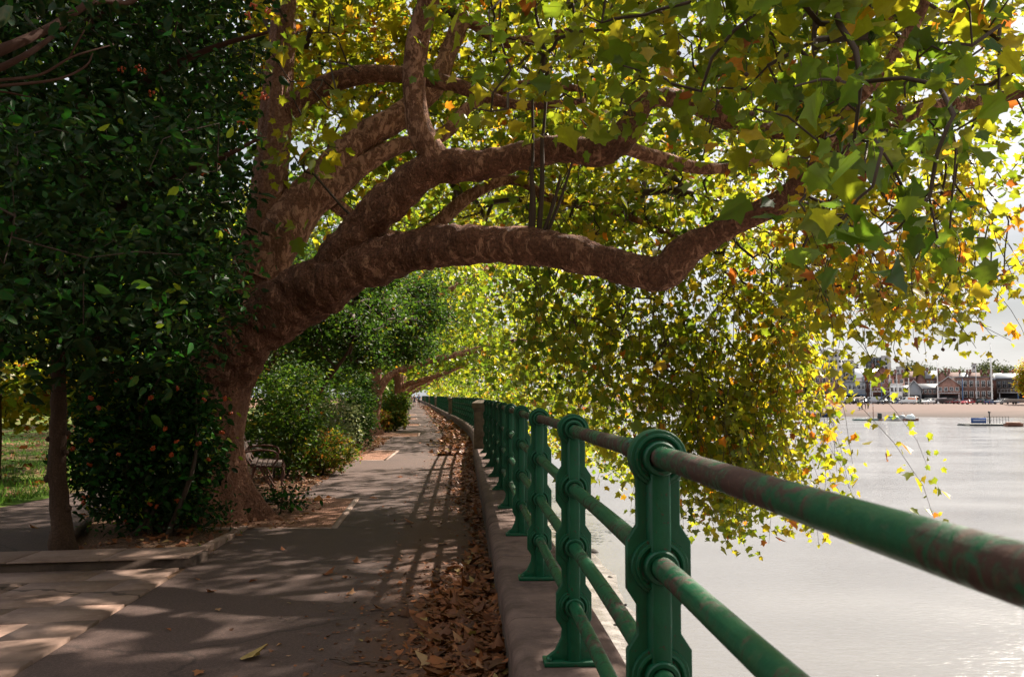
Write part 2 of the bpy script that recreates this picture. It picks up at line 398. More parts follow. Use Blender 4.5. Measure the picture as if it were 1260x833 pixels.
m = MB(); m.add([(-9.2, 8.51 + slope(-9.2) * .95, -.05), (-2.99, 8.51 + slope(-3.06) * .95, -.05), (-2.99, 8.9, -.05), (-9.2, 8.9 + slope(-9.2), -.05), (-9.2, 8.51 + slope(-9.2) * .95, .078), (-2.99, 8.51 + slope(-3.06) * .95, .078), (-2.99, 8.9, .078), (-9.2, 8.9 + slope(-9.2), .078)], np.array([[4, 5, 6, 7], [0, 1, 5, 4], [1, 2, 6, 5], [2, 3, 7, 6], [3, 0, 4, 7]]))
tag(m.build('riser_painted_shade', M_WALL), kind='structure')  # dark wall stone puts the riser's shade into its colour
m = MB()
ky = np.linspace(8.5, 10.95, 12)
for a, b in zip(ky[:-1], ky[1:]):
    xa, xb = float(ex(a)) + .0, float(ex(b)) + .0
    h = .095 - .075 * (a - 8.5) / 2.5
    m.add([(xa - .1, a, -.02), (xa + .0, a, -.02), (xb, b - .004, -.02), (xb - .1, b - .004, -.02), (xa - .1, a, h), (xa, a, h), (xb, b - .004, h), (xb - .1, b - .004, h)], np.array([[4, 5, 6, 7], [0, 1, 5, 4], [1, 2, 6, 5], [2, 3, 7, 6], [3, 0, 4, 7]]), .3)
tag(m.build('kerb', M_SLAB, bevel=.006), kind='structure')
# tree pits: gravel beds let into the edge of the path
pit = MB(); edg = MB()
for (y0, y1, dx0, dx1) in ((10.95, 14.0, 1.0, .95), (22.3, 26.2, .75, .75), (35.0, 38.2, 1.0, 1.0), (47.5, 50.5, 1.0, 1.0), (60, 63, .9, .9), (72.5, 75.5, .9, .9)):
    ys = np.linspace(y0, y1, 8)
    xr = np.array([float(ex(y)) + dx0 + (dx1 - dx0) * (y - y0) / (y1 - y0) for y in ys]); xl = xr - 2.4
    pit.sheet([np.stack([np.linspace(a, b, 6), np.full(6, y), np.full(6, .006)], -1) for y, a, b in zip(ys, xl, xr)])
    for (p, q) in (((xr[0], y0), (xr[-1], y1)),):
        d = np.array(q) - np.array(p); L = np.linalg.norm(d); d = d / L; nrm = np.array([d[1], -d[0]])
        c = (np.array(p) + np.array(q)) / 2 + nrm * .04
        edg.box((c[0], c[1], -.01), (.075, L + .07, .05), -math.atan2(d[0], d[1]))
    for yy, xe in ((y0 - .035, xr[0]), (y1 + .035, xr[-1])): edg.box((xe - 1.1, yy, -.014), (2.2, .05, .044))
tag(pit.build('tree_pit_gravel', M_GRAV), kind='structure')
tag(edg.build('tree_pit_edging', stonemat('edging_stone', (.33, .24, .2), (.2, .13, .1), 3)), kind='structure')
e = MB(); e.tube([(-4.75, 9.7, .02), (-5.0, 10.4, .03), (-5.44, 11.7, .02), (-5.75, 13.5, .02)], [.05, .05, .05, .05], 5)
tag(e.build('path_edging', M_DARKBARK), kind='structure')
# ------------------------------------------------------------------ embankment wall
wall = empty('embankment_wall', (wx(0), 0, 0), 0, 'long dark stone river wall with rounded pale coping beside the path', 'wall'); WO = tuple(wall.location)
prof = [(-.25, -.3), (-.25, .315), (.22, .315), (.22, .0), (.30, -3.9), (-.25, -3.9)]
rows = []
for y in YS:
    d = wdir(y); n = np.array([d[1], -d[0], 0]); c = np.array([float(wx(y)), y, 0])
    rows.append([c + n * a + np.array([0, 0, b]) for a, b in prof + prof[:1]])
MB().sheet(rows).build('wall_face', M_WALL, wall, WO, recalc=True)
cp = [(-.262, .27)] + [(-.262 + .062 * (1 - math.cos(a)), .338 + .062 * math.sin(a)) for a in np.linspace(0, math.pi / 2, 6)] + [(.20 + .055 * math.sin(a), .345 + .055 * math.cos(a)) for a in np.linspace(0, math.pi / 2, 6)] + [(.255, .27), (-.262, .27)]
m = MB(); y = -8.0; js = random.Random(9)
while y < 260:
    L = 1.85 if y < 60 else 6; ys = np.linspace(y, y + L - .014, 4 if y < 60 else 3); rows = []; tn = js.random() * .6; dz = js.uniform(-.003, .003)
    for q in ys:
        d = wdir(q); n = np.array([d[1], -d[0], 0]); c = np.array([float(wx(q)), q, dz]); rows.append([c + n * a + np.array([0, 0, b]) for a, b in cp])
    m.sheet(rows, tn); k = len(cp)
    for r_ in (rows[0], rows[-1]): m.add(r_[:-1], [list(range(k - 1))], tn)
    y += L
MB_c = m.build('coping', M_COPE, wall, WO, smooth=False, recalc=True)
# pillars
PILY = [20.5, 57.5, 94.5, 131.5, 168.5, 205.5]
plab = ['nearest square stone pillar with sloped cap between the green railings', 'second dark stone pillar along the green railing, beyond the nearest one', 'third stone pillar along the green railing, about half way down the path', 'fourth small stone pillar far down the green railing', 'fifth tiny stone pillar beside the walkers far down the railing', 'farthest stone pillar at the end of the green railing']
PIL = []
for k, y in enumerate(PILY):
    d = wdir(y); c = np.array([float(wx(y)) - .1, y, 0]); a = math.atan2(-d[0], d[1])
    if k == 0:
        p = empty('stone_pillar', c, a)
        MB().box((0, 0, .63), (.29, .30, 1.26)).build('shaft', M_PILLAR, p, bevel=.02)
        m = MB().box((0, 0, 1.285), (.33, .34, .05)).box((0, 0, 1.37), (.40, .41, .12)); m.add([(-.19, -.195, 1.431), (.19, -.195, 1.431), (.19, .195, 1.431), (-.19, .195, 1.431), (-.07, -.07, 1.50), (.07, -.07, 1.50), (.07, .07, 1.50), (-.07, .07, 1.50)], np.array([[4, 5, 6, 7], [0, 1, 5, 4], [1, 2, 6, 5], [2, 3, 7, 6], [3, 0, 4, 7]]))
        m.build('cap', M_PILLAR, p, bevel=.012); PIL0 = p
    else:
        p = copy_tree(PIL0); p.location = [float(q) for q in c]; p.rotation_euler = (0, 0, a)
    tag(p, plab[k], 'pillar', 'stone pillars along the river railing')
# ------------------------------------------------------------------ railing
RZ = [.255, .518, .782, 1.045]
def post_mesh():
    m = MB(); h = .054; B = .080
    right = [(.125, .012), (.125, .03), (.085, .06), (h + .004, .115)]
    for z in RZ[:-1]: right += [(h, z - .098), (B, z - .058), (B, z + .058), (h, z + .098)]
    right += [(h, RZ[-1] - .055)]
    top = [(.070 * math.sin(a), RZ[-1] + .070 * math.cos(a)) for a in np.linspace(R(115), R(-115), 22)]
    out = right + top + [(-a, b) for a, b in reversed(right)]
    m.prism(out, -.016, .016)
    for sgn in (-1, 1):                                             # raised central rib front and back
        y0, y1 = sgn * .0155, sgn * .048
        w0, w1 = .032, .022
        v = [(-w0, y0, .012), (w0, y0, .012), (w0, y0, 1.03), (-w0, y0, 1.03), (-w1, y1, .012), (w1, y1, .012), (w1, y1, 1.03), (-w1, y1, 1.03)]
        m.add(v, np.array([[4, 5, 6, 7], [0, 1, 5, 4], [1, 2, 6, 5], [2, 3, 7, 6], [3, 0, 4, 7]]))
        m.prism([(sgn * .018 if 0 else 0, .012), (0, .13), (sgn * .055, .02), (sgn * .055, .012)], -.012, .012, 'yz') if 0 else None
    return m
_cp = [(.071, .024), (.069, .030), (.062, .031), (.060, .038), (.055, .040), (.050, .037), (.049, .031), (.044, .031), (.042, .056), (.039, .060), (.030, .060), (.029, .054)]
collar_prof = [(a, -b) for a, b in _cp[::-1]] + _cp
def baseplate():
    m = MB().box((0, 0, .011), (.275, .115, .022))
    for sx in (-1, 1): m.lathe([(0, .036), (.012, .036), (.014, .032), (.014, .022)], (sx * .112, .03 * sx, 0), sides=6)
    return m
seclab = ['near green painted iron railing with four rusty tubular rails beside the camera', 'second stretch of green iron railing, beyond the nearest stone pillar', 'third stretch of green railing, between the second and third stone pillars', 'fourth stretch of green railing, between the third and fourth stone pillars', 'fifth short looking stretch of green railing, beside the walkers', 'farthest stretch of green railing at the far end of the path']
bounds = [-7.0] + PILY
mpost = None
for k in range(6):
    y0, y1 = bounds[k], bounds[k + 1]
    o = empty('railing', (wx(y0), y0, .4), 0, seclab[k], 'railing', 'green railings along the river wall'); OO = np.array(o.location)
    if k == 0: ys = [2.25 + 1.85 * i for i in range(-5, 10)]
    else:
        nn = 19; ys = list(np.linspace(y0 + 1.2, y1 - 1.2, nn))
    for y in ys:
        d = wdir(y); a = math.atan2(-d[0], d[1]); c = np.array([float(wx(y)), y, .4]) - OO
        if mpost is None:
            mpost = post_mesh().build('post', M_POST, o, bevel=.004, recalc=True); p = mpost
            baseplate().build('base_plate', M_POST, p, bevel=.004)
            first = None
            for z in RZ:
                if first is None:
                    first = MB().lathe(collar_prof, (0, 0, 0), (0, 1, 0), 28).build('collar', M_POST, p, smooth='auto', loc=(0, 0, z))
                else:
                    q = first.copy(); COL.objects.link(q); q.parent = p; q.location = (0, 0, z); KIDS[p.name].append(q)
        elif y < 50: p = copy_tree(mpost, o)
        else: p = copy_tree(mpost, o)
        p.location = [float(q) for q in c]; p.rotation_euler = (0, 0, a)
    for i, z in enumerate(RZ):
        a, b = (y0, y1 - .1) if k == 0 else (y0 + .1, y1 - .1)
        yy = np.linspace(a, b, int((b - a) / (.12 if k == 0 else .6)))
        P = np.stack([wx(yy), yy, np.full(len(yy), .4 + z)], -1)
        P[:, 2] += .004 * np.sin(yy * 2.1 + i); P[:, 2] += np.clip(2.25 - yy, 0, 3) * .008; m = MB().tube(P, .0275 if i < 3 else .0265, 22 if k == 0 else 8)
        if k == 0:
            for jy in np.arange(-5.2 + .13 * i, 20, 3.7): dd = wdir(jy); m.lathe([(.026, -.05), (.0305, -.048), (.0305, .048), (.026, .05)], (float(wx(jy)), jy, .4 + z + .004 * math.sin(jy * 2.1 + i)), dd, 22)
        m.build('rail', M_RAILTOP if i == 3 else M_RAIL, o, OO, smooth=True)
# ------------------------------------------------------------------ water, foreshore, far bank
WZ = -3.5
tag(MB().sheet([[(x, y, WZ) for x in np.concatenate([np.linspace(-120, 200, 20), [500]])] for y in np.concatenate([np.linspace(-80, 420, 25), [900]])]).build('river', M_WATER), kind='structure')
rows = []
for y in yspan(-10, 200, 1.03, .6):
    u = np.array([-.3, .3, .8, 1.5, 2.2, 3, 3.8, 5.5, 9]); w = 1 + .25 * noise.noise(Vector((0, y * .2, 3)))
    z = np.array([WZ + .3 - .085 * q + .06 * noise.noise(Vector((q * 1.3, y * .8, 0))) for q in u])
    rows.append(np.stack([wx(y) + .2 + u * w, np.full(len(u), y), z], -1))
tag(MB().sheet(rows).build('foreshore', M_MUD, smooth=True), kind='structure')
# rocks and debris on the near foreshore
def blob(r, seed, flat=.6, sub=2):
    import bmesh
    b = bmesh.new(); bmesh.ops.create_icosphere(b, subdivisions=sub, radius=1)
    v = np.array([q.co[:] for q in b.verts]); f = np.array([[x.index for x in q.verts] for q in b.faces]); b.free()
    k = np.array([1 + .35 * noise.noise(Vector(p) * 1.1 + Vector((seed, 0, 0))) + .15 * noise.noise(Vector(p) * 3 + Vector((seed, 5, 0))) for p in v])
    return v * k[:, None] * np.array([r, r * .8, r * flat]), f
M_ROCK = stonemat('foreshore_stone', (.05, .042, .036), (.02, .016, .014), 6)
srn = random.Random(4); stone0 = []
for i in range(5): v, f = blob(1, i * 3.7, .5, 2); stone0.append(MB().add(v, f))
smesh = []
for i in range(70):
    y = srn.uniform(10, 38); xx = float(wx(y)) + .5 + srn.random() ** 1.6 * 3.8; s = srn.uniform(.04, .13) if srn.random() < .8 else srn.uniform(.15, .26)
    k = i % 5
    if len(smesh) < 5: ob = stone0[k].build('stone', M_ROCK, loc=(xx, y, 0), smooth=True); smesh.append(ob)
    else: ob = smesh[k].copy(); COL.objects.link(ob)
    u = xx - float(wx(y)) - .2
    ob.location = (xx, y, WZ + .3 - .085 * u + .02 * s); ob.scale = (s, s, s); ob.rotation_euler = (0, 0, srn.uniform(0, 6.3))
    tag(ob, 'dark stone on the wet mud below the river wall', 'stone', 'stones on the near foreshore')
FB = np.array([(175, -60), (168, 60), (150, 150), (127, 195), (98, 211), (75, 224), (48, 290), (10, 410), (-40, 620)], float)
FD = np.array([(1, .0), (1, .1), (.8, .6), (.45, .9), (.3, .95), (.35, .94), (.8, .6), (.9, .43), (.9, .43)], float); FD /= np.linalg.norm(FD, axis=1)[:, None]
FBs = catmull(FB, 4); FDs = catmull(FD, 4)
rows = []
for p, d in zip(FBs, FDs):
    r_ = []
    for s_, z in ((-14, -4.4), (0, -3.5), (10, -3.0), (22, -2.2), (36, -1.45), (46, -1.0), (70, -.9), (160, 1.0), (420, 6), (1600, 25)): r_.append((p[0] + d[0] * s_, p[1] + d[1] * s_, z))
    rows.append(r_)
tag(MB().sheet(rows).build('far_bank', M_FAR, smooth=True, recalc=False), kind='structure')
def dw(px): return np.interp(px, [990, 1060, 1140, 1200, 1260], [226, 224, 218, 203, 194])
from mathutils.bvhtree import BVHTree
_n = len(rows[0]); BV = BVHTree.FromPolygons([Vector(p) for r_ in rows for p in r_], [(i * _n + j, i * _n + j + 1, i * _n + _n + j + 1, i * _n + _n + j) for i in range(len(rows) - 1) for j in range(_n - 1)])
def fz(px, d):
    h = BV.ray_cast(Vector(((px - CX) / F * d, d, 200)), Vector((0, 0, -1)))
    return h[0].z if h[0] is not None else -1.0
def far(px, d, dz=0): return ((px - CX) / F * d * 1.0, d, fz(px, d) + dz)
# ------------------------------------------------------------------ leaves
def half(right, fold=.22, droop=.18):
    L = [(-x, y) for x, y in right]
    z = lambda x, y: fold * abs(x) - droop * y * y
    return right, L, z
def template(right, fold=.22, droop=.18):
    n = len(right); v = [(x, y, fold * abs(x) - droop * y * y) for x, y in right]
    v2 = [(-x, y, fold * abs(x) - droop * y * y) for x, y in right[1:-1]]
    fa = list(range(n)); fb = [0] + [n + i for i in range(n - 2)] + [n - 1]
    return np.array(v + v2), [np.array(fa), np.array(fb[::-1])]
def petiole(T):
    v, f = T; n = len(v); return np.vstack([v, [(-.011, .02, 0), (.011, .02, 0), (.014, -.42, .10), (-.010, -.42, .10)]]), f + [np.arange(n, n + 4)]
T_PLANE = petiole(template([(0, 0), (.20, -.07), (.40, .06), (.33, .26), (.54, .56), (.25, .60), (.13, .82), (0, 1.02)], .2, .3))
T_NEAR = template([(0, 0), (.12, -.08), (.26, -.03), (.42, .05), (.37, .17), (.34, .27), (.48, .40), (.57, .58), (.42, .59), (.27, .63), (.21, .75), (.10, .87), (0, 1.04)], .16, .3)
T_NEAR[0][:, 2] += .045 * np.sin(13 * T_NEAR[0][:, 0] + 2) * np.cos(9 * T_NEAR[0][:, 1])
T_NEAR = petiole(T_NEAR)
T_MID = template([(0, 0), (.42, .04), (.30, .30), (.50, .58), (0, 1.0)], .22, .28)
T_OVAL = template([(0, 0), (.19, .18), (.26, .45), (.17, .76), (0, 1)], .3, .22)
T_FAR = template([(0, 0), (.42, .4), (0, 1.0)], .25, .15)
T_BLADE = template([(0, 0), (.05, .5), (0, 1)], .2, .3)
def put_leaves(mb, T, pos, dirv, nrm, size, tint, zs=None):
    tv, tf = T; N = len(pos)
    y = dirv / (np.linalg.norm(dirv, axis=1)[:, None] + 1e-9)
    x = np.cross(y, nrm); x /= (np.linalg.norm(x, axis=1)[:, None] + 1e-9); z = np.cross(x, y)
    zz = tv[None, :, 2] * (np.ones(N) if zs is None else zs)[:, None]
    V = pos[:, None] + size[:, None, None] * (tv[None, :, 0, None] * x[:, None] + tv[None, :, 1, None] * y[:, None] + zz[..., None] * z[:, None])
    off = np.arange(N)[:, None] * len(tv)
    mb.v.append(V.reshape(-1, 3))
    for f in tf:
        mb.f.append((f[None] + off) + mb.n); mb.t.append(np.asarray(tint, float))
    mb.n += N * len(tv)
def unit(a): return a / (np.linalg.norm(a, axis=-1, keepdims=True) + 1e-9)
def sprays(mb, T, C, n, rad, size, tint, spread=.12, up=.7, down=.35, sj=.3, dirs=None, L=.5):
    """leafy sprays: n leaves scattered round each centre, blades facing roughly up, tips hanging outwards"""
    S = len(C); n = int(n)
    D = unit(rng.normal(size=(S, 3)) * [1, 1, .5]) if dirs is None else dirs
    t = rng.uniform(-1, 1, (S, n, 1))
    pos = C[:, None] + D[:, None] * t * L + rng.normal(size=(S, n, 3)) * rad * [1, 1, .7]
    d = unit(rng.normal(size=(S, n, 3)) * [1, 1, .45] + D[:, None] * .5 + [0, 0, -down])
    nr = unit(rng.normal(size=(S, n, 3)) * .6 + [0, 0, up])
    ct = np.clip(np.broadcast_to(np.asarray(tint, float), (S,))[:, None] + rng.normal(size=(S, 1)) * spread * .6 + rng.normal(size=(S, n)) * spread * .75 + (rng.random((S, n)) < .11) * rng.uniform(.1, .42, (S, n)), 0, 1)
    sz = size * np.exp(rng.normal(size=(S, n)) * sj)
    put_leaves(mb, T, pos.reshape(-1, 3), d.reshape(-1, 3), nr.reshape(-1, 3), sz.ravel(), ct.ravel())
def strands(mb, T, tops, lens, step, rad, size, tint, out=(.25, -.1), spread=.15, twig=None, sj=.3):
    """long hanging shoots with leaves along them"""
    for k in range(len(tops)):
        p = tops[k]; Lk = lens[k]; n = max(3, int(Lk / step)); u = np.linspace(0, 1, n)
        sway = rng.normal(size=2) * (.12 + .22 * Lk) + np.array(out) * Lk * .5; ph = rng.uniform(0, 6, 2)
        ln = np.stack([p[0] + sway[0] * u ** .8 + .09 * np.sin(u * (3 + Lk * 2) + ph[0]), p[1] + sway[1] * u ** .8 + .09 * np.sin(u * (3 + Lk * 2) + ph[1]), p[2] - Lk * u ** 1.15], -1)
        if twig is not None: twig.tube(ln[::max(1, n // 8)], np.linspace(.006, .0025, len(ln[::max(1, n // 8)])), 4, False)
        m_ = 2; q = np.repeat(ln, m_, 0); q = q + rng.normal(size=q.shape) * rad * (1 - .4 * np.repeat(u, m_))[:, None]
        d = unit(rng.normal(size=q.shape) * [.8, .8, .4] + [0, 0, -.6]); nr = unit(rng.normal(size=q.shape) * .7 + [.2, -.2, .6])
        t_ = np.clip((tint[k] if np.ndim(tint) else tint) + rng.normal() * spread * .5 + rng.normal(size=len(q)) * spread * .7 + (rng.random(len(q)) < .14) * rng.uniform(.12, .42, len(q)), 0, 1)
        put_leaves(mb, T, q, d, nr, size * np.exp(rng.normal(size=len(q)) * sj) * np.repeat(1 - .2 * u, m_), t_)
def lump(amp, sc_, seed=0.0, fine=.0):
    def f(v):
        k = amp * noise.noise(v * sc_ + Vector((seed, seed * .7, 0)))
        if fine: k += fine * noise.noise(v * sc_ * 3.2 + Vector((seed, 0, 3))) + .6 * fine * abs(noise.noise(v * sc_ * 7 + Vector((seed, 4, 3))))
        return k
    return f
class Skel:
    """limb skeleton: remembers nodes so that twigs can be grown from limbs to sprays"""
    def __init__(s): s.P = []; s.R = []
    def limb(s, mb, pts, rad, per=10, sides=16, amp=.14, seed=0.0, fine=.05, remember=True):
        P = catmull(pts, per); t = np.linspace(0, len(pts) - 1, len(P)); r = np.interp(t, np.arange(len(pts)), rad)
        mb.tube(P, r, sides, True, lump(amp, 2.2, seed, fine))
        if remember: s.P += list(P[::2]); s.R += list(r[::2])
    def grow(s, mb, C, sag=.12, rmin=.006, rk=.010, maxlen=6.0, order=None, sides=4, thick=.75, lim=None):
        C = np.asarray(C); base = np.array(s.P); bd = np.array([np.min(np.linalg.norm(base - c, axis=1)) for c in C])
        idx = np.argsort(bd); P = list(s.P); R_ = list(s.R); par = [-1] * len(P); nb = len(P); segs = []
        for i in idx:
            c = C[i]; Q = np.array(P); dd = np.linalg.norm(Q - c, axis=1); pen = dd + .35 * np.maximum(0, Q[:, 2] - c[2]) * 0
            j = int(np.argmin(pen + np.where(np.arange(len(Q)) >= nb, .05, 0))); a = Q[j]; L = dd[j]
            if L > maxlen: continue
            k = max(2, int(L / .35)); u = np.linspace(0, 1, k + 1)[1:]
            jit = rng.normal(size=3) * L * .13
            ln = a + (c - a) * u[:, None] + (np.sin(u * np.pi))[:, None] * (jit + [0, 0, sag * L]); prev = j
            for q in ln: P.append(q); R_.append(None); par.append(prev); prev = len(P) - 1
        cnt = np.zeros(len(P))
        for i in range(len(P) - 1, nb - 1, -1):
            cnt[i] += 1
            if par[i] >= nb: cnt[par[i]] += cnt[i]
        kids = {}
        for i in range(nb, len(P)): kids.setdefault(par[i], []).append(i)
        rad = lambda i: min(rmin + rk * math.sqrt(max(cnt[i], 1)) * .33, .12)
        done = set()
        for i in range(nb, len(P)):
            if i in done: continue
            path = [par[i], i]; done.add(i); cur = i
            while cur in kids:
                nx = max([q for q in kids[cur]], key=lambda q: cnt[q])
                if nx in done: break
                path.append(nx); done.add(nx); cur = nx
            pts = np.array([P[q] for q in path]); rr = [rad(path[1])] + [rad(q) for q in path[1:]]
            mb.tube(pts, np.array(rr), sides, False)
def curvz(px, xs, ys): return np.interp(px, xs, ys)
# ------------------------------------------------------------------ the old plane tree
TB = A(287, 641, 11.8); TB[2] = 0.0
plane1 = empty('plane_tree', TB, 0, 'massive old plane tree with flared trunk and huge low limbs reaching over path and railing', 'tree', 'plane trees along the riverside path')
S1 = Skel()
# trunk with flared roots
ctrl = np.array([A(258, 648, 11.85), A(255, 600, 11.85), A(253, 540, 11.85), A(263, 480, 11.85), A(285, 420, 11.9), A(308, 350, 12.0), A(325, 280, 12.1), A(334, 200, 12.25), A(341, 120, 12.4), A(348, 40, 12.5), A(352, -80, 12.8), A(345, -220, 13.2), A(350, -380, 13.5)])
ctrl[0, 2] = -.12
rad = [.62, .55, .50, .47, .46, .44, .40, .33, .29, .25, .21, .15, .08]
Pt = catmull(ctrl, [22, 22, 22, 22, 18, 16, 14, 10, 8, 8, 6, 6]); rt = np.interp(np.linspace(0, 12, len(Pt)), np.arange(13), rad)
sides = 96; ang = np.linspace(0, 2 * np.pi, sides, endpoint=False); rows = []
for p, r in zip(Pt, rt):
    z = max(p[2], 0); ph = ang
    flare = math.exp(-z / .42) * (.12 + .46 * np.clip(np.cos(ph * 5 + .8 + .25 * np.sin(ph * 2)), -.3, 1) + .22 * np.cos(ph * 3 + 2.0)) + math.exp(-z / 1.3) * .09
    fur = np.array([.03 * noise.noise(Vector((math.cos(a) * 19, math.sin(a) * 19, z * 2.6))) + .10 * noise.noise(Vector((math.cos(a) * 3.2, math.sin(a) * 3.2, z * .8))) + .05 * noise.noise(Vector((math.cos(a) * 8, math.sin(a) * 8, z * 1.5))) + .07 * noise.noise(Vector((math.cos(a) * 1.5, math.sin(a) * 1.5, z * 1.3 + 5))) for a in ang])
    k = r * (1 + flare + fur)
    rows.append(np.stack([p[0] + np.cos(ang) * k, p[1] + np.sin(ang) * k, np.full(sides, p[2])], -1))
rows = [np.vstack([q, q[:1]]) for q in rows]
m = MB().sheet(rows); MT = m.build('trunk', M_BARK, plane1, TB, smooth=True)
S1.P += list(Pt[100::3]); S1.R += list(rt[100::3])
def limb(spec, mat, **k):
    pts = np.array([A(*q[:3]) for q in spec]); r = [q[3] for q in spec]; m = MB(); S1.limb(m, pts, r, **k)
    return m.build('limb', mat, plane1, TB, smooth=True)
limb([(262, 478, 11.8, .40), (300, 415, 11.6, .38), (350, 377, 11.3, .355), (400, 348, 11.0, .33), (450, 325, 10.7, .27), (505, 310, 10.4, .235), (565, 304, 10.0, .205), (650, 302, 9.6, .195), (740, 320, 9.2, .175), (808, 336, 8.9, .17), (850, 306, 8.7, .15), (905, 273, 8.45, .125), (962, 247, 8.2, .11), (1012, 203, 8.0, .10), (1062, 158, 7.9, .085), (1130, 137, 7.8, .075), (1220, 122, 7.8, .055), (1330, 95, 7.6, .035)], M_LIMB, sides=40, per=26, amp=.24, seed=1.3, fine=.19)
limb([(385, 368, 11.1, .20), (412, 332, 10.95, .255), (440, 296, 10.75, .245), (482, 246, 10.5, .225), (530, 208, 10.3, .205), (582, 206, 10.2, .17), (640, 193, 10.05, .155), (690, 183, 9.95, .15), (738, 186, 9.8, .165), (772, 162, 9.7, .135), (797, 125, 9.65, .105), (835, 122, 9.8, .10), (880, 138, 9.8, .085), (930, 160, 9.8, .07), (1000, 165, 9.7, .05), (1080, 150, 9.5, .03)], M_LIMB, sides=34, per=22, amp=.24, seed=4.1, fine=.18)
limb([(548, 208, 10.25, .15), (522, 172, 10.2, .155), (511, 130, 10.15, .13), (510, 80, 10.1, .128), (519, 30, 10.0, .125), (532, -10, 9.9, .12), (560, -70, 9.7, .1), (600, -160, 9.5, .07)], M_LIMBPALE, sides=22, per=12, amp=.13, seed=7.7)
limb([(318, 345, 12.05, .36), (345, 285, 12.15, .36), (392, 228, 12.3, .27), (440, 176, 12.5, .215), (492, 143, 12.7, .18), (535, 105, 12.9, .15), (556, 55, 13.1, .13), (575, 25, 13.2, .12), (625, 52, 13.3, .09), (700, 40, 13.2, .06)], M_LIMBPALE, sides=24, per=12, amp=.16, seed=2.9)
limb([(375, 255, 12.3, .2), (405, 238, 12.25, .18), (440, 208, 12.4, .15), (490, 180, 12.6, .12), (545, 165, 12.8, .1), (580, 130, 13.0, .085), (640, 105, 13.2, .07), (720, 110, 13.2, .05)], M_LIMBPALE, sides=18, per=10, amp=.14, seed=5.5)
limb([(352, 140, 12.4, .15), (388, 112, 12.3, .14), (436, 94, 12.2, .13), (490, 92, 12.1, .115), (556, 104, 12.0, .10), (605, 122, 11.9, .085), (650, 130, 11.8, .06), (720, 125, 11.6, .04)], M_LIMB, sides=18, per=10, amp=.14, seed=8.2)
limb([(410, 250, 12.5, .10), (470, 290, 13.5, .12), (520, 288, 14, .12), (580, 240, 14.2, .10), (632, 222, 14.2, .085), (682, 246, 14, .07), (760, 262, 13.8, .06), (850, 300, 13.4, .04)], M_LIMBPALE, sides=16, per=10, amp=.14, seed=3.3)
limb([(700, 182, 10.0, .08), (760, 180, 10.6, .09), (800, 192, 11, .09), (860, 207, 11.2, .085), (900, 205, 11.4, .07), (960, 195, 11.4, .05), (1040, 215, 11.2, .035)], M_LIMBPALE, sides=14, per=9, amp=.14, seed=6.3)
limb([(840, 122, 9.75, .09), (900, 152, 10.4, .10), (950, 160, 10.6, .09), (1000, 120, 10.6, .08), (1040, 80, 10.5, .07), (1090, 30, 10.4, .06), (1130, -30, 10.2, .05)], M_LIMB, sides=14, per=9, amp=.14, seed=9.1)
limb([(1000, 212, 8.0, .07), (1030, 150, 7.6, .06), (1072, 105, 7.3, .055), (1120, 40, 7.0, .05), (1150, -30, 6.8, .04), (1170, -120, 6.5, .03)], M_LIMBPALE, sides=12, per=9, amp=.14, seed=9.9)
# straight shoots rising from the low limb
m = MB()
for (x0, y0, x1, y1, r) in ((655, 285, 653, 205, .035), (663, 288, 667, 165, .032), (668, 288, 690, 215, .024), (672, 290, 704, 200, .02), (652, 285, 655, 100, .02), (668, 170, 672, 60, .018)):
    m.tube(catmull(A([x0, (x0 + x1) / 2 + 2, x1], [y0, (y0 + y1) / 2, y1], [9.6, 9.55, 9.5]), 6), np.linspace(r, r * .6, 13), 8)
m.build('shoots', M_TWIG, plane1, TB, smooth=True)
S1.P += list(A([670, 690, 700, 672], [100, 215, 200, 60], [9.5] * 4)); S1.R += [.02] * 4
# leaves
lf = MB(); tw = MB(); CEN = []
def region(n, px, py, d, leaves, size, tint, T=T_PLANE, rad=.16, spread=.14, keep=None, up=.7, down=.4, L=.4, grow=True):
    x = rng.uniform(*px, n); y = rng.uniform(*py, n); dd = rng.uniform(*d, n)
    if keep is not None: k = keep(x, y) > rng.random(n); x, y, dd = x[k], y[k], dd[k]
    C = A(x, y, dd); sprays(lf, T, C, leaves, rad, size, tint, spread, up, down, L=L)
    if grow: CEN.append(C)
# outline of the hanging edge of the crown against river and sky
BX = [560, 620, 700, 760, 830, 880, 930, 965, 1000, 1030, 1060, 1110, 1150, 1190, 1225, 1260, 1320]
BY = [470, 495, 540, 575, 625, 668, 655, 590, 560, 550, 470, 485, 470, 455, 420, 400, 380]
bnd = lambda x: np.interp(x, BX, BY)
core = lambda x, y: np.clip(1.15 - np.clip((x - 960) / 330, 0, 1) * .75 - np.clip((y - 120) / 500, 0, 1) * np.clip((x - 960) / 200, 0, 1) * .5, 0, 1)
region(400, (380, 760), (-40, 290), (13.5, 19), 18, .115, .44)
region(330, (300, 560), (-120, 160), (13.2, 18), 18, .12, .56)  # yellower tint paints in the sunlit look of leaves behind the trunk
region(330, (330, 760), (-380, 10), (10.5, 16), 15, .12, .42)
region(290, (620, 1010), (-40, 300), (12.5, 19), 18, .11, .42)
region(80, (560, 1000), (-60, 150), (6.5, 9.5), 11, .12, .42, T=T_NEAR)
region(300, (960, 1300), (-60, 400), (9, 14), 15, .10, .56, keep=lambda x, y: core(x, y) * (y < np.minimum(bnd(x) - 60, 400 - (x > 990) * 10)))
region(85, (860, 1280), (-80, 200), (5.2, 8.5), 10, .12, .36, T=T_NEAR, keep=lambda x, y: core(x, y))
region(26, (960, 1180), (60, 300), (4.4, 6.2), 7, .12, .22, T=T_NEAR, rad=.12, L=.25)
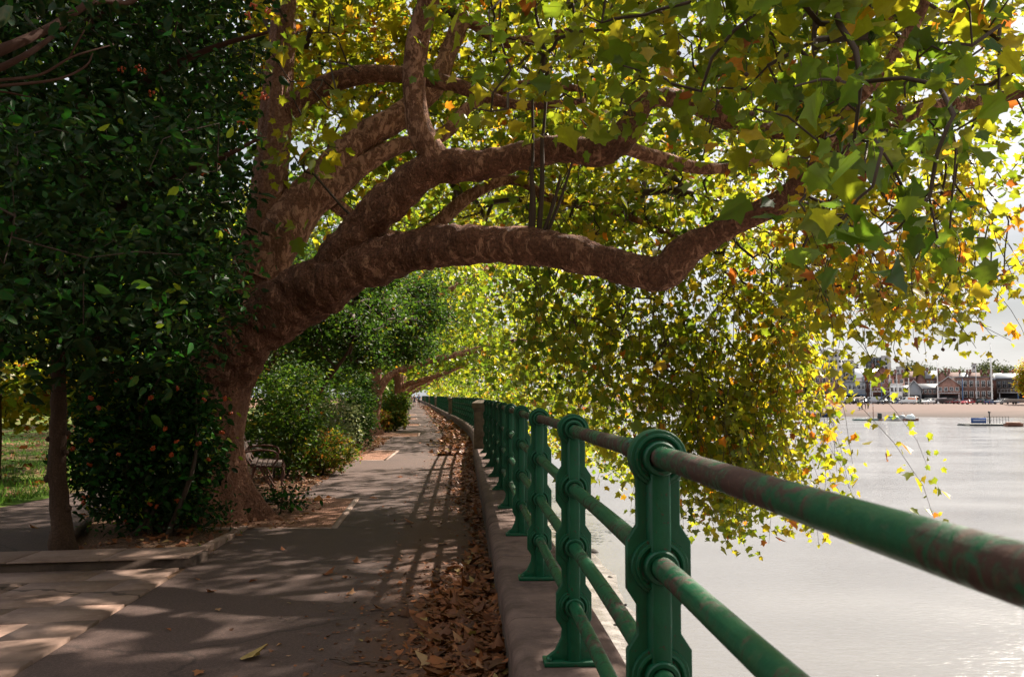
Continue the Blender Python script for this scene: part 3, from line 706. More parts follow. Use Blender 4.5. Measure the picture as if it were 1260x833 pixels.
region(210, (760, 1900), (-800, -60), (5, 13), 11, .17, .5, T=T_MID)
region(240, (350, 1200), (-380, -50), (7.5, 12), 13, .15, .45, T=T_MID)
region(110, (990, 1300), (-40, 230), (9.5, 14), 15, .10, .5, keep=core)
region(60, (700, 900), (180, 300), (12.5, 14.5), 13, .115, .45)
region(160, (820, 1250), (-230, -20), (10.5, 17), 14, .14, .48, T=T_MID)
region(150, (1000, 1700), (-500, 60), (5.5, 11), 11, .15, .5, T=T_MID)
region(130, (250, 420), (-20, 300), (10.6, 11.4), 5, .15, .45, keep=lambda x, y: np.clip((x - 300) / 100, .1, 1) * .5, rad=.14)
# the curtain over the river
n = 150; x = 630 + 365 * rng.beta(1.2, 1.0, n); b = bnd(x); d = rng.uniform(12.3, 14.2, n)
top = rng.uniform(270, 430, n) + (x - 800) * .1; end = np.minimum(b - np.abs(rng.normal(size=n)) * 38, b); end = np.maximum(end, top + 50)
Tp = A(x, top, d); En = A(x, end, d)
strands(lf, T_PLANE, Tp, Tp[:, 2] - En[:, 2], .12, .17, .112, np.clip(.43 + (x - 800) / 1600, .33, .56), out=(.02, -.05), twig=tw)
CEN.append(Tp)
n = 70; x = rng.uniform(790, 970, n); d = rng.uniform(12.4, 14.2, n); end = bnd(x) - np.abs(rng.normal(size=n)) * 26; top = end - rng.uniform(90, 190, n); Tp = A(x, top, d); En = A(x, end, d)
strands(lf, T_PLANE, Tp, Tp[:, 2] - En[:, 2], .10, .15, .112, .45, out=(.0, -.05), twig=tw)
CEN.append(Tp)
region(300, (540, 1000), (-60, 330), (16, 22), 14, .12, .47)
region(150, (560, 980), (110, 330), (19, 25), 15, .13, .55, T=T_MID)
region(10, (650, 960), (260, 430), (13.5, 15), 13, .115, .52, keep=lambda x, y: y < bnd(x) - 60)
# loose shoots on the right
n = 80; x = rng.uniform(990, 1235, n); b = np.interp(x, [990, 1020, 1060, 1110, 1150, 1190, 1225, 1260], [530, 470, 440, 478, 468, 452, 418, 398]); d = rng.uniform(7.0, 11.5, n)
end = b - 12 - np.abs(rng.normal(size=n)) * 60; Ln = rng.uniform(.6, 1.6, n)
En = A(x, end, d); Tp = En + np.stack([-.25 * Ln * .5, np.zeros(n), Ln], -1)
strands(lf, T_PLANE, Tp, Ln, .085, .11, .095, .62, out=(.25, -.05), twig=tw)
CEN.append(Tp)
C = np.vstack(CEN); S1.grow(tw, C, rk=.008, rmin=.004, maxlen=5)
lf.build('crown', M_PLANE, plane1, TB); tw.build('twigs', M_TWIG, plane1, TB, smooth=True)
sb = None
for (px, py, d) in ((925, 140, 5.2), (918, 92, 6), (985, 95, 5), (835, 66, 6), (1031, 98, 4.6), (1075, 205, 4.8), (862, 60, 7), (935, 105, 6.5), (945, 235, 7), (700, 70, 8), (396, 143, 11), (400, 154, 11), (1010, 118, 5), (1160, 430, 8), (1174, 418, 8), (1116, 455, 8.6), (1140, 360, 8), (1090, 330, 8), (1205, 300, 8), (1150, 250, 7.4)):
    p = A(px, py, d) - TB
    if sb is None:
        v, f = blob(.017, 2.2, 1.0, 2); sb = MB().add(v, f).tube([(0, 0, .015), (.006, 0, .07), (0, .01, .14)], .0025, 4).build('seed_ball', plain('seed_ball_brown', (.07, .035, .018), .9, scale=200), plane1, loc=p, smooth=True)
    else:
        q = sb.copy(); COL.objects.link(q); q.parent = plane1; q.location = [float(c) for c in p]
# ------------------------------------------------------------------ the row of planes beyond
def far_plane(x, y, h, seed, label, nspray, leaf, nl, limbs2=True, pale=.5, xmin=-6.0):
    r = np.random.default_rng(seed); o = empty('plane_tree', (x, y, 0), 0, label, 'tree', 'plane trees along the riverside path'); O = np.array([x, y, 0.0])
    sk = Skel(); m = MB(); ln = r.uniform(-.3, .3)
    P = catmull([(0, 0, -.1), (-.05, 0, .5), (.05, 0, 1.6), (.0 + ln * .3, 0, 3.2), (ln, .2, 5.5), (ln * 1.4, .3, 8), (ln * 1.5, .3, h)], 8)
    rt = np.interp(np.linspace(0, 6, len(P)), range(7), [.45, .26, .215, .20, .16, .11, .05])
    m.tube(P + O, rt, 18, True, lump(.18, 1.8, seed, .08)); sk.P += list(P[18::2] + O); sk.R += list(rt[18::2])
    m.build('trunk', M_BARK, o, O, smooth=True)
    specs = [([(0, 0, 1.5), (.8, -.2, 2.3), (1.9, -.5, 2.75), (3.3, -.6, 3.3), (5.2, -.5, 3.7), (7.2, -.2, 3.6), (9, .2, 3.0)], [.27, .23, .2, .18, .13, .09, .05]),
             ([(ln * .4, .1, 3.4), (1.2, .6, 4.8), (3, 1.6, 6.2), (5.2, 2.4, 7.2), (7.5, 2.8, 7.6)], [.22, .19, .15, .1, .05]),
             ([(ln * .6, .1, 4.0), (1.0, -.8, 5.4), (2.4, -2.4, 6.8), (3.8, -4, 7.8)], [.2, .16, .12, .05]),
             ([(ln * .5, .1, 3.8), (-1.2, .3, 5.2), (-3, .6, 6.6), (-4.6, 1, 7.2)], [.2, .16, .11, .05])]
    for pts, rr in specs:
        pts = np.array(pts) * [1, 1, 1] + r.normal(size=(len(pts), 3)) * .18 * (np.arange(len(pts)) > 0)[:, None] + O; m = MB(); sk.limb(m, pts, np.array(rr) * .68, 6, 10, .14, seed, .04); m.build('limb', M_LIMBPALE if limbs2 else M_LIMB, o, O, smooth=True)
    X = r.uniform(xmin, 11.0, nspray * 3); Y = r.uniform(-8, 8, nspray * 3)
    rr = ((X - 2.5) / 9) ** 2 + (Y / 8.5) ** 2; hi = 4 + (h - 3.0) * np.sqrt(np.clip(1 - rr, 0, 1)) + r.normal(size=len(X)) * .4
    xr = X + x - wx(y + Y)                                          # distance out over the river
    lo = np.where(xr < 0, 3.4 + .5 * np.sin(Y), 3.4 - np.clip(xr, 0, 6) * .85); lo = np.where(X < -2.0, 2.4, lo)
    u = r.random(len(X)); Z = lo + (hi - lo) * np.where(r.random(len(X)) < .45, u ** 2.6, 1 - (1 - u) ** 1.5 * .9)
    k = (rr < 1.0) & (hi > lo); C = np.stack([X, Y, Z], -1)[k][:nspray] + O
    mb = MB(); tint = np.clip(pale - .1 + (C[:, 0] - wx(C[:, 1])) * .022, .2, .7)
    sprays(mb, T_MID if leaf < .2 else T_FAR, C, nl, .26, leaf, tint, .14, L=.55, up=.7, down=.35)
    mb.build('crown', M_PLANE, o, O)
    m = MB(); sk.grow(m, C[::3], rk=.014, maxlen=5); m.build('twigs', M_TWIG, o, O)
    return o
far_plane(-3.4, -10.0, 12, 55, 'plane tree behind the viewpoint, shading the near path and railing', 800, .3, 13)
far_plane(-10.5, -9.6, 12, 56, 'plane tree left of the viewpoint, shading the near paving', 500, .3, 12)
far_plane(-4, -24, 13, 57, 'plane tree farther behind the viewpoint along the path', 500, .4, 12)
far_plane(-14, -20, 13, 58, 'plane tree behind the viewpoint on the park side', 500, .4, 12)
words = ['second plane tree with a pale limb arching over the path beyond the bench', 'third plane tree along the path, its crown behind the second', 'fourth plane tree along the path, yellow green over the railing', 'fifth plane tree down the avenue, its crown merging with the next', 'sixth plane tree down the avenue, shading the far railing', 'distant plane tree halfway along the far avenue', 'distant plane tree past the fourth stone pillar', 'distant plane tree just before the walkers', 'distant plane tree behind the walkers', 'last plane tree at the end of the avenue']
for i, (y, ns, lfz, nl) in enumerate(((36.5, 1250, .16, 16), (49.5, 1000, .18, 15), (62, 760, .22, 14), (75, 480, .27, 12), (89, 420, .31, 11), (106, 380, .36, 10), (126, 340, .42, 10), (148, 320, .46, 10), (175, 300, .5, 10), (215, 380, .55, 11))):
    far_plane(float(ex(y)) - (.75 if y < 40 else .2), y, 12.5 + (i % 3), 100 + i * 7, words[i], ns, lfz, nl, pale=.43 + .02 * (i % 3), xmin=-3.2 if i < 3 else -6.0)
# ------------------------------------------------------------------ evergreens and shrubs on the left
def berries(parent, O, pts, n=9, r=.011, mat=None):
    first = None
    for p in pts:
        if first is None:
            m = MB()
            for i in range(n):
                v, f = blob(r, i, 1, 1); m.add(v + np.clip(rng.normal(size=3), -1.3, 1.3) * [.016, .016, .015], f)
            first = m.build('berry_cluster', mat, parent, smooth=True, loc=p - O)
        else:
            q = first.copy(); COL.objects.link(q); q.parent = parent; q.location = [float(c) for c in p - O]; q.rotation_euler = (rng.uniform(0, 6), rng.uniform(0, 6), 0)
M_BERRY = plain('orange_berry', (.45, .07, .015), .35, var=.3, scale=40)
HB = A(77, 683, 9.0); HB[2] = 0
holly = empty('holly_tree', HB, 0, 'dark glossy evergreen tree on a thin knobbly trunk behind the raised paving', 'tree')
sk = Skel(); m = MB()
P = np.array([A(78, 686, 9.0), A(76, 650, 9.0), A(72, 600, 9.0), A(70, 550, 9.0), A(72, 500, 9.0), A(72, 450, 9.0), A(80, 380, 9.0), A(95, 280, 9.0), A(100, 150, 9.0), A(110, 0, 9.0), A(115, -160, 9.0)])
P[0, 2] = -.08; Pc = catmull(P, 10); rr = np.interp(np.linspace(0, 10, len(Pc)), range(11), [.145, .103, .086, .08, .076, .074, .08, .07, .055, .04, .02])
m.tube(Pc, rr, 20, True, lump(.22, 5, 1.0, .1))
for (px, py, r_) in ((59, 588, .045), (84, 533, .03), (82, 557, .028), (60, 540, .03), (84, 625, .035)):
    v, f = blob(r_, px, 1, 2); m.add(v + A(px, py, 8.96), f)
m.build('trunk', M_DARKBARK, holly, HB, smooth=True)
sk.P += list(Pc[45::3]); sk.R += list(rr[45::3])
m = MB()
for spec in (((75, 440, 9), (150, 400, 8.7), (220, 360, 8.5), (290, 330, 8.4)), ((80, 380, 9), (30, 300, 8), (-20, 220, 7), (-80, 180, 6.5)), ((90, 300, 9), (180, 230, 8.3), (260, 200, 8), (320, 170, 8)), ((100, 160, 9), (180, 100, 8.5), (260, 60, 8.3), (330, 40, 8.2)), ((75, 430, 9), (120, 400, 10), (180, 380, 11)), ((100, 200, 9), (60, 140, 10.5), (20, 80, 11.5)), ((110, 40, 9), (200, -60, 8.6), (290, -120, 8.5))):
    pts = np.array([A(*q) for q in spec]); sk.limb(m, pts, np.linspace(.05, .015, len(pts)), 7, 8, .1, 2.0)
for spec, r_ in ((((-60, 80, 4.6), (0, 62, 4.9), (60, 35, 5.3), (118, 2, 5.7), (160, 3, 6.0), (200, -30, 6.3)), .035), (((-60, 95, 4.9), (0, 84, 5.1), (70, 40, 5.5), (140, -40, 6)), .026), (((-40, 100, 4.7), (0, 99, 4.9), (50, 92, 5.2), (90, 70, 5.4), (140, 55, 5.7)), .012), (((-40, 108, 4.7), (0, 106, 4.9), (70, 98, 5.2), (105, 82, 5.4), (114, 66, 5.5)), .011), (((-40, 112, 5), (0, 113, 5.1), (38, 120, 5.2)), .009), (((85, 72, 5.4), (98, 48, 5.4), (112, 24, 5.5)), .007)):
    pts = np.array([A(*q) for q in spec]); sk.limb(m, pts, np.linspace(r_, r_ * .4, len(pts)), 7, 7, .08, 3.0, remember=False)
m.build('branches', plain('reddish_twig', (.045, .019, .012), .85, scale=20, spec=.1), holly, HB, smooth=True)
lf = MB(); CEN = []
HX = lambda y: np.interp(y, [-150, 0, 60, 130, 180, 230, 300, 340, 400, 430, 480], [350, 335, 330, 318, 300, 318, 316, 296, 300, 270, 190])
def hreg(n, px, py, d, leaves, size, tint, keep=None, rad=.10, T=T_OVAL, L=.22, down=.3):
    x = rng.uniform(*px, n); y = rng.uniform(*py, n); dd = rng.uniform(*d, n)
    ok = (x < HX(y) - np.abs(rng.normal(size=n)) * 14)
    if keep is not None: ok &= keep(x, y) > rng.random(n)
    C = A(x[ok], y[ok], dd[ok]); sprays(lf, T, C, leaves, rad, size, tint, .16, .6, down, dirs=None, L=L); CEN.append(C)
hreg(1500, (-160, 335), (-200, 470), (7.2, 9.2), 15, .085, .45, keep=lambda x, y: np.where(y > 425 + .0 * x, .6, 1) * np.clip(1.2 - np.clip(x - 195, 0, 140) / 120, .08, 1))
hreg(1500, (-250, 300), (-300, 440), (9.2, 11.8), 16, .095, .4)
hreg(420, (-160, 250), (120, 420), (5.6, 7.2), 8, .08, .5, keep=lambda x, y: np.clip(1.1 - x / 320, 0, 1))
hreg(110, (-160, 120), (-120, 40), (4.2, 6), 8, .075, .35)
hreg(230, (60, 310), (340, 450), (8.2, 9.4), 16, .055, .55)
hreg(300, (-400, 300), (-800, -150), (5.5, 10.5), 14, .1, .4)
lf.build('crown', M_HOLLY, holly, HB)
m = MB(); C = np.vstack(CEN); sk.grow(m, C[::9], rk=.005, rmin=.002, maxlen=3); m.build('twigs', M_TWIG, holly, HB)
berries(holly, HB, A([312, 330, 326, 300, 296, 286, 268, 170, 176, 185, 150, 300, 322, 280, 305, 250], [8, 14, 120, 118, 150, 190, 205, 84, 88, 115, 86, 160, 118, 285, 20, 212], [8.0] * 16), 9, .012, M_BERRY)
# bush with orange berries at the foot of the plane tree
BB = A(190, 655, 10.6); BB[2] = 0
bush = empty('berry_bush', BB, 0, 'dark rounded evergreen bush dotted with orange berries in front of the big trunk', 'bush')
n = 1150; u = unit(rng.normal(size=(n, 3))); rr = rng.random(n) ** .4
cxy = A(179, 543, 10.75); C = cxy + u * rr[:, None] * [.90, .75, 1.16]; C = C[C[:, 2] > .12 + .25 * np.abs(C[:, 0] - cxy[0])]
lf = MB(); sprays(lf, T_OVAL, C, 15, .09, .07, .6, .18, .5, .3, L=.16)
x = rng.uniform(105, 280, 120); Cl = A(x, rng.uniform(615, 655, 120), rng.uniform(10.3, 11, 120)); Cl = Cl[(Cl[:, 2] > .06)]; sprays(lf, T_OVAL, Cl, 8, .08, .06, .5, .18, .6, .2, L=.15)
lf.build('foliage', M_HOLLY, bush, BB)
m = MB()
for i in range(9):
    a = rng.uniform(0, 6.28); b = BB + [rng.normal() * .15, rng.normal() * .15, -.03]; t_ = cxy + np.array([math.cos(a) * .6, math.sin(a) * .45, rng.uniform(-.2, .9)])
    m.tube(catmull([b, (b + t_) / 2 + rng.normal(size=3) * .12, t_], 5), np.linspace(.035, .012, 11), 6)
m.build('stems', M_TWIG, bush, BB, smooth=True)
q = unit(rng.normal(size=(46, 3)) * [1, 1, .9] - [0, .9, 0]); berries(bush, BB, cxy + q * [1.0, .78, 1.15] + [0, 0, .1], 8, .014, M_BERRY)
# ivy sprig low at the trunk on the path side
IB = A(345, 625, 12.2); IB[2] = 0
ivy = empty('ground_shrub', IB, 0, 'small low leafy shrub growing at the right foot of the big plane trunk', 'shrub')
C = np.vstack([IB + rng.normal(size=(26, 3)) * [.16, .16, .06] + [-.02, 0, .22], A(rng.uniform(335, 372, 14), rng.uniform(605, 625, 14), rng.uniform(12, 12.5, 14))]); lf = MB(); sprays(lf, T_OVAL, C, 10, .07, .06, .5, .2, .6, .2, L=.1)
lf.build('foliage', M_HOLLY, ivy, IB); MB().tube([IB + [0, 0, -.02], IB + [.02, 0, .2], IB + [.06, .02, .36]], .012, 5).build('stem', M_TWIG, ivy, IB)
# shrubs along the left of the path
def shrub(name, label, base, ctr, rad, n, leaf, tint, mat, nl=14, stems=6, cat='shrub', T=T_OVAL, spread=.16, low=.05, group='shrubs along the left of the path'):
    base = np.array(base, float); ctr = np.array(ctr, float); o = empty(name, base, 0, label, cat, group)
    u = unit(rng.normal(size=(n, 3))); q = rng.random(n) ** .42; C = ctr + u * q[:, None] * np.array(rad) * (1 + .25 * np.sin(u[:, :1] * 5 + u[:, 2:] * 4 + ctr[0]))
    C = C[C[:, 2] > low]; lf = MB(); sprays(lf, T, C, nl, max(rad) * .09, leaf, tint, spread, .5, .2, L=max(rad) * .14); lf.build('foliage', mat, o, base)
    m = MB()
    for i in range(stems):
        t_ = ctr + unit(rng.normal(size=3) + [0, 0, .4]) * np.array(rad) * .6; b = base + [rng.normal() * .12, rng.normal() * .12, -.05]
        m.tube(catmull([b, (b * .6 + t_ * .4) + rng.normal(size=3) * .1, t_], 4), np.linspace(.03, .01, 9), 6)
    m.build('stems', M_TWIG, o, base); return o
def G(px, d): p = A(px, 487, d); p[2] = 0; return p
def sh(name, label, pb, d, px, py, rx, rz, n, leaf, tint, mat, **k):
    c = A(px, py, d); s_ = d / F; shrub(name, label, G(pb, d), c, (rx * s_, max(rx * s_ * .8, .5), rz * s_), n, leaf, tint, mat, **k)
sh('shrub', 'tall bright green shrub close behind the bench and big trunk', 350, 17.6, 345, 520, 55, 78, 420, .075, .46, M_BUSH)
sh('shrub', 'reddish brown tipped spreading shrub beside the path right of the bench', 395, 18.3, 392, 560, 44, 32, 330, .06, .72, M_BUSH, spread=.22)
sh('shrub', 'pale silvery leaved shrub above the reddish one by the path', 410, 20.5, 408, 528, 36, 42, 330, .06, .62, M_PALE)
sh('shrub', 'dark green shrub with white flecks beside the far trunk', 437, 28, 436, 513, 24, 42, 300, .08, .3, M_BUSH)
sh('shrub', 'yellow green shrub at the path edge beyond the second plane trunk', 485, 41, 484, 506, 20, 24, 320, .11, .62, M_BUSH)
sh('shrub', 'rusty orange shrub at the foot of the second plane trunk', 474, 39, 472, 518, 9, 14, 120, .1, .93, M_BUSH)
sh('shrub', 'shady shrub far along the path beside the walkers', 496, 62, 491, 496, 10, 20, 240, .14, .45, M_BUSH)
sh('shrub', 'mid green rounded shrub under the leaning thin stem', 372, 22.5, 372, 492, 42, 52, 380, .08, .42, M_BUSH)
sh('shrub', 'dark bush left of the second plane trunk, deep in shade', 452, 33.5, 447, 496, 16, 40, 260, .09, .25, M_BUSH)
for i, y in enumerate((80, 98, 118, 140, 165, 195)):
    b = np.array([float(ex(y)) - 1.9, y, 0]); shrub('hedge_shrub', 'leafy green shrub in the row hugging the far left path edge', b, b + [-.4, 0, 1.0], (1.6, 7, 2.1), 260, .3, .5, M_BUSH, 10, 3, group='far shrubs beside the path', T=T_FAR)
# thin leaning tree among the shrubs
def loose_tree(name, label, base, stem, r, ctr, rad, n, leaf, tint, mat, nl=14, T=T_OVAL, group=None, limbs=(), keepz=None):
    base = np.array(base, float); o = empty(name, base, 0, label, 'tree', group); sk = Skel(); m = MB()
    pts = catmull(stem, 8); rr = np.interp(np.linspace(0, 1, len(pts)), np.linspace(0, 1, len(r)), r); m.tube(pts, rr, 12, True, lump(.12, 3, base[0]))
    m.build('trunk', M_DARKBARK, o, base, smooth=True); sk.P += list(pts[len(pts) // 3::2]); sk.R += [.05] * len(pts[len(pts) // 3::2])
    lf = MB(); CC = []
    for c, q in zip(ctr, rad):
        u = unit(rng.normal(size=(n, 3))); k = rng.random(n) ** .42; C = np.array(c) + u * k[:, None] * np.array(q) * (1 + .2 * np.sin(u[:, :1] * 6 + u[:, 2:] * 5)); C = C[C[:, 2] > (keepz or .5)]; CC.append(C)
    C = np.vstack(CC); sprays(lf, T, C, nl, max(.12, leaf * 1.6), leaf, tint, .16, .6, .3, L=max(.25, leaf * 3)); lf.build('crown', mat, o, base)
    m = MB(); sk.grow(m, C[::4], rk=.012, maxlen=6); m.build('branches', M_TWIG, o, base); return o
loose_tree('young_tree', 'thin dark leaning tree among shrubs with a dark green crown below the big limb', G(366, 19.5), A([366, 372, 390, 412, 425, 436], [580, 520, 485, 455, 438, 415], [19.5] * 6), [.09, .075, .065, .05, .035, .015], [A(x_, y_, d_) for x_, y_, d_ in ((400, 385, 20), (430, 405, 20), (465, 385, 21), (500, 400, 22.5), (530, 385, 23), (390, 425, 20), (450, 438, 21), (490, 432, 22), (370, 400, 20.5), (515, 425, 24), (420, 352, 21), (470, 345, 22), (385, 352, 20.5), (520, 358, 24))], [(.9, .9, .55), (.8, .8, .5), (.85, .8, .6), (.8, .8, .45), (.8, .8, .4), (.9, .8, .5), (.7, .7, .28), (.6, .6, .25), (.8, .7, .5), (.6, .6, .3), (.7, .7, .5), (.8, .7, .4), (.6, .6, .5), (.7, .7, .4)], 95, .085, .33, M_BUSH)
loose_tree('park_tree', 'shaded evergreen tree standing behind the big trunk and shrubs', G(335, 24), A([335, 334, 338, 345], [560, 500, 430, 330], [24] * 4), [.2, .16, .12, .06], [A(330, 400, 24), A(400, 380, 27), A(300, 320, 25), A(390, 440, 26)], [(2.4, 2, 1.7), (2.0, 2, 1.2), (2.5, 2, 2), (1.5, 1.3, .8)], 240, .12, .3, M_BUSH, group='park trees left of the path')
loose_tree('park_tree', 'spreading tree with yellowing lower leaves over the lawn at left edge', (-15.5, 22, 0), [(-15.5, 22, -.1), (-15.4, 22, 2), (-15, 22, 5), (-14.5, 22.3, 9)], [.35, .3, .22, .1], [(-13.5, 20, 4.2), tuple(A(30, 478, 19)), (-9.0, 20.5, 5.0), (-13, 24, 7.5), tuple(A(95, 470, 17))], [(3.5, 2.5, 2.2), (1.9, 1.6, .62), (3, 3, 2.4), (5, 4, 3), (1.3, 1.3, .55)], 300, .11, .5, M_PLANE, T=T_MID, group='park trees left of the path', keepz=.8)
loose_tree('park_tree', 'dense dark green tree close behind the glossy evergreen', (-9.6, 16.5, 0), [(-9.6, 16.5, -.1), (-9.6, 16.5, 3), (-9.2, 16.5, 6), (-9, 16.5, 9)], [.22, .19, .14, .06], [(-8.6, 16, 5.5), (-6.6, 15.5, 4.4), (-6.2, 17, 7.5), (-11, 16, 5.5), (-9, 17, 9)], [(2.6, 2, 2), (2, 2, 1.5), (2.5, 2, 2.2), (3, 2.2, 2.4), (3, 3, 2.4)], 330, .12, .22, M_BUSH, T=T_MID, group='park trees left of the path', keepz=2.7)
loose_tree('park_tree', 'broad dark park tree between the lawn and the avenue', (-13, 41, 0), [(-13, 41, -.1), (-13, 41, 3), (-12.5, 41, 7), (-12, 41, 11)], [.35, .3, .2, .08], [(-13, 41, 8), (-10, 38, 6), (-15, 39, 6), (-11.5, 44, 5.5)], [(4.5, 4, 3.5), (3, 3, 2.2), (4, 3, 2.5), (3.5, 3, 2.5)], 330, .2, .35, M_BUSH, T=T_FAR, group='park trees left of the path', keepz=2.2)
loose_tree('park_tree', 'tall dark tree behind the avenue, farther along the park', (-16, 50, 0), [(-16, 50, -.1), (-16, 50, 4), (-16, 50, 12)], [.4, .3, .1], [(-16, 50, 8), (-12, 47, 6), (-20, 49, 7), (-12, 54, 5)], [(5, 4, 5), (4, 4, 4), (5, 4, 4), (4, 4, 4)], 300, .3, .4, M_BUSH, T=T_FAR, group='park trees left of the path', keepz=2.0)
for i, (x, y) in enumerate(((-45, 85), (-58, 80), (-33, 92), (-74, 78), (-24, 100), (-90, 70))):
    loose_tree('park_tree', 'distant tree closing the far side of the lawn', (x, y, 0), [(x, y, -.1), (x, y, 4), (x, y, 10)], [.4, .3, .1], [(x, y, 7.5), (x + 3, y - 1, 5), (x - 3, y, 5)], [(6, 4, 5.5), (4, 3, 3), (4, 3, 3)], 200, .5, .42, M_BUSH, nl=10, T=T_FAR, group='far trees beyond the lawn', keepz=1.5)
h = empty('hedge', (-55, 72, 0), 0, 'low clipped hedge along the far side of the lawn', 'hedge')
C = np.stack([rng.uniform(-95, -22, 900), 72 + rng.normal(size=900) * .4, rng.uniform(.2, 1.5, 900)], -1); lf = MB(); sprays(lf, T_FAR, C, 9, .25, .25, .4, .2, L=.3); lf.build('foliage', M_BUSH, h, (-55, 72, 0))
# ------------------------------------------------------------------ fallen leaves, litter, grass
def litter(name, n, ysamp, offs, size, zmax, tint, mat=M_DEAD, T=T_MID, flat=.95, spread=.25):
    y = ysamp(n); y = y[rng.random(n) < patch(y)]; n = len(y); x = wx(y) - WL - offs(n, y); z = rng.random(n) ** 2 * zmax(x, y) + .008
    d = unit(rng.normal(size=(n, 3)) * [1, 1, .14]); nr = unit(rng.normal(size=(n, 3)) * flat * .26 + [0, 0, 1]); mb = MB()
    put_leaves(mb, T, np.stack([x, y, z], -1), d, nr, size * np.exp(rng.normal(size=n) * .35), np.clip(tint + rng.normal(size=n) * spread, 0, .93), rng.normal(size=n) * 1.0)
    return mb
ynear = lambda n: 3.0 + (rng.random(n) ** 1.7) * 28
patch = lambda y: np.interp(y, [3, 4.5, 5.5, 7, 8.2, 9, 11, 13, 16, 19, 22, 26, 30, 36, 45, 60, 75, 90, 110, 140], [.5, .8, 1, 1, .7, .15, .1, .5, .9, .7, 1, .6, .9, .5, .9, .5, .8, .5, .8, .5])
def offs(n, y): return np.abs(rng.normal(size=n)) * (.08 + .15 * np.clip(patch(y), 0, 1)) + .01
lt = litter('fallen_leaves', 17000, ynear, offs, .05, lambda x, y: .10 * np.clip(1 - (wx(y) - WL - x) / .55, .1, 1) * (.4 + .6 * np.clip(patch(y), 0, 1)), .40, spread=.24, T=T_PLANE)
far_ = litter('x', 14000, lambda n: 24 + rng.random(n) ** 1.5 * 110, lambda n, y: np.abs(rng.normal(size=n)) * (.15 + .4 * np.clip(patch(y), 0, 1)) + .01, .15, lambda x, y: .08, .45, T=T_FAR)
pilep = litter('x', 3600, lambda n: np.clip(rng.normal(size=n) * .85 + 6.1, 4.4, 8.2), lambda n, y: np.abs(rng.normal(size=n)) * .19 + .01, .07, lambda x, y: .13 * np.clip(1 - (wx(y) - WL - x) / .6, .1, 1), .42, T=T_PLANE)
small = litter('x', 7000, lambda n: 3 + rng.random(n) ** 1.5 * 22, lambda n, y: np.abs(rng.normal(size=n)) * .55 + .01, .028, lambda x, y: .004, .35, T=T_FAR)
for o_ in (far_, pilep, small):
    lt.v += o_.v; lt.f += [f + lt.n for f in o_.f]; lt.t += o_.t; lt.n += o_.n
tag(lt.build('fallen_leaves', M_DEAD), 'drift of brown and orange fallen leaves along the foot of the river wall', 'leaves', kind='stuff')
n = 9000; x = rng.uniform(-5.6, -2.7, n); y = rng.uniform(9.0, 34, n); k = (x < ex(y) + np.where((y > 10.9) & (y < 14), .9, .08)) & ~((y < 11.5) & (x < -4.6)); x, y = x[k], y[k]; n = len(x); mb = MB()
put_leaves(mb, T_FAR, np.stack([x, y, rng.random(n) * .02 + .01], -1), unit(rng.normal(size=(n, 3)) * [1, 1, .2]), unit(rng.normal(size=(n, 3)) * .35 + [0, 0, 1]), .045 * np.exp(rng.normal(size=n) * .5), np.clip(.5 + rng.normal(size=n) * .3, 0, .92))
tag(mb.build('leaf_litter', M_DEAD), 'dry leaf litter and bark scraps over the soil round the tree', 'leaf litter', kind='stuff')
n = 2600; yy = rng.uniform(9, 60, n) ; xx = np.interp(yy, py_, pl) - rng.random(n) ** 1.3 * 12 - .3; mb = MB()
put_leaves(mb, T_MID, np.stack([xx, yy, np.full(n, .085)], -1), unit(rng.normal(size=(n, 3)) * [1, 1, .2]), unit(rng.normal(size=(n, 3)) * .35 + [0, 0, 1]), .11 * np.exp(rng.normal(size=n) * .3), np.clip(.5 + rng.normal(size=n) * .25, 0, .92))
tag(mb.build('lawn_leaves', M_DEAD), 'fallen brown leaves scattered over the lawn', 'leaves', kind='stuff')
n = 16000; yy = 10 + rng.random(n) ** 1.4 * 30; xx = np.interp(yy, py_, pl) - rng.random(n) ** 2.2 * 9 - .02; mb = MB()
t1 = np.stack([xx, yy, np.full(n, .03)], -1); nn = 260; yk = rng.uniform(8.7, 11, nn); t2 = np.stack([np.where(rng.random(nn) < .5, ex(yk) - .06 + rng.normal(size=nn) * .03, rng.uniform(-4.4, -3.1, nn)), yk, np.full(nn, .0)], -1); t2[:, 1] = np.where(t2[:, 0] > -3.02 - .1, t2[:, 1], 9.12 + slope(t2[:, 0]) * .95 + rng.random(nn) * .1)
pp = np.vstack([t1, t2]); n = len(pp)
put_leaves(mb, T_BLADE, pp, unit(rng.normal(size=(n, 3)) * [.35, .35, .1] + [0, 0, 1]), unit(rng.normal(size=(n, 3)) * [1, 1, .1]), np.where(np.arange(n) < 16000, .11, .06) * np.exp(rng.normal(size=n) * .3), np.clip(.5 + rng.normal(size=n) * .2, 0, 1))
tag(mb.build('grass', M_GRASS), 'short grass blades along the lawn edge and kerb', 'grass', kind='stuff')
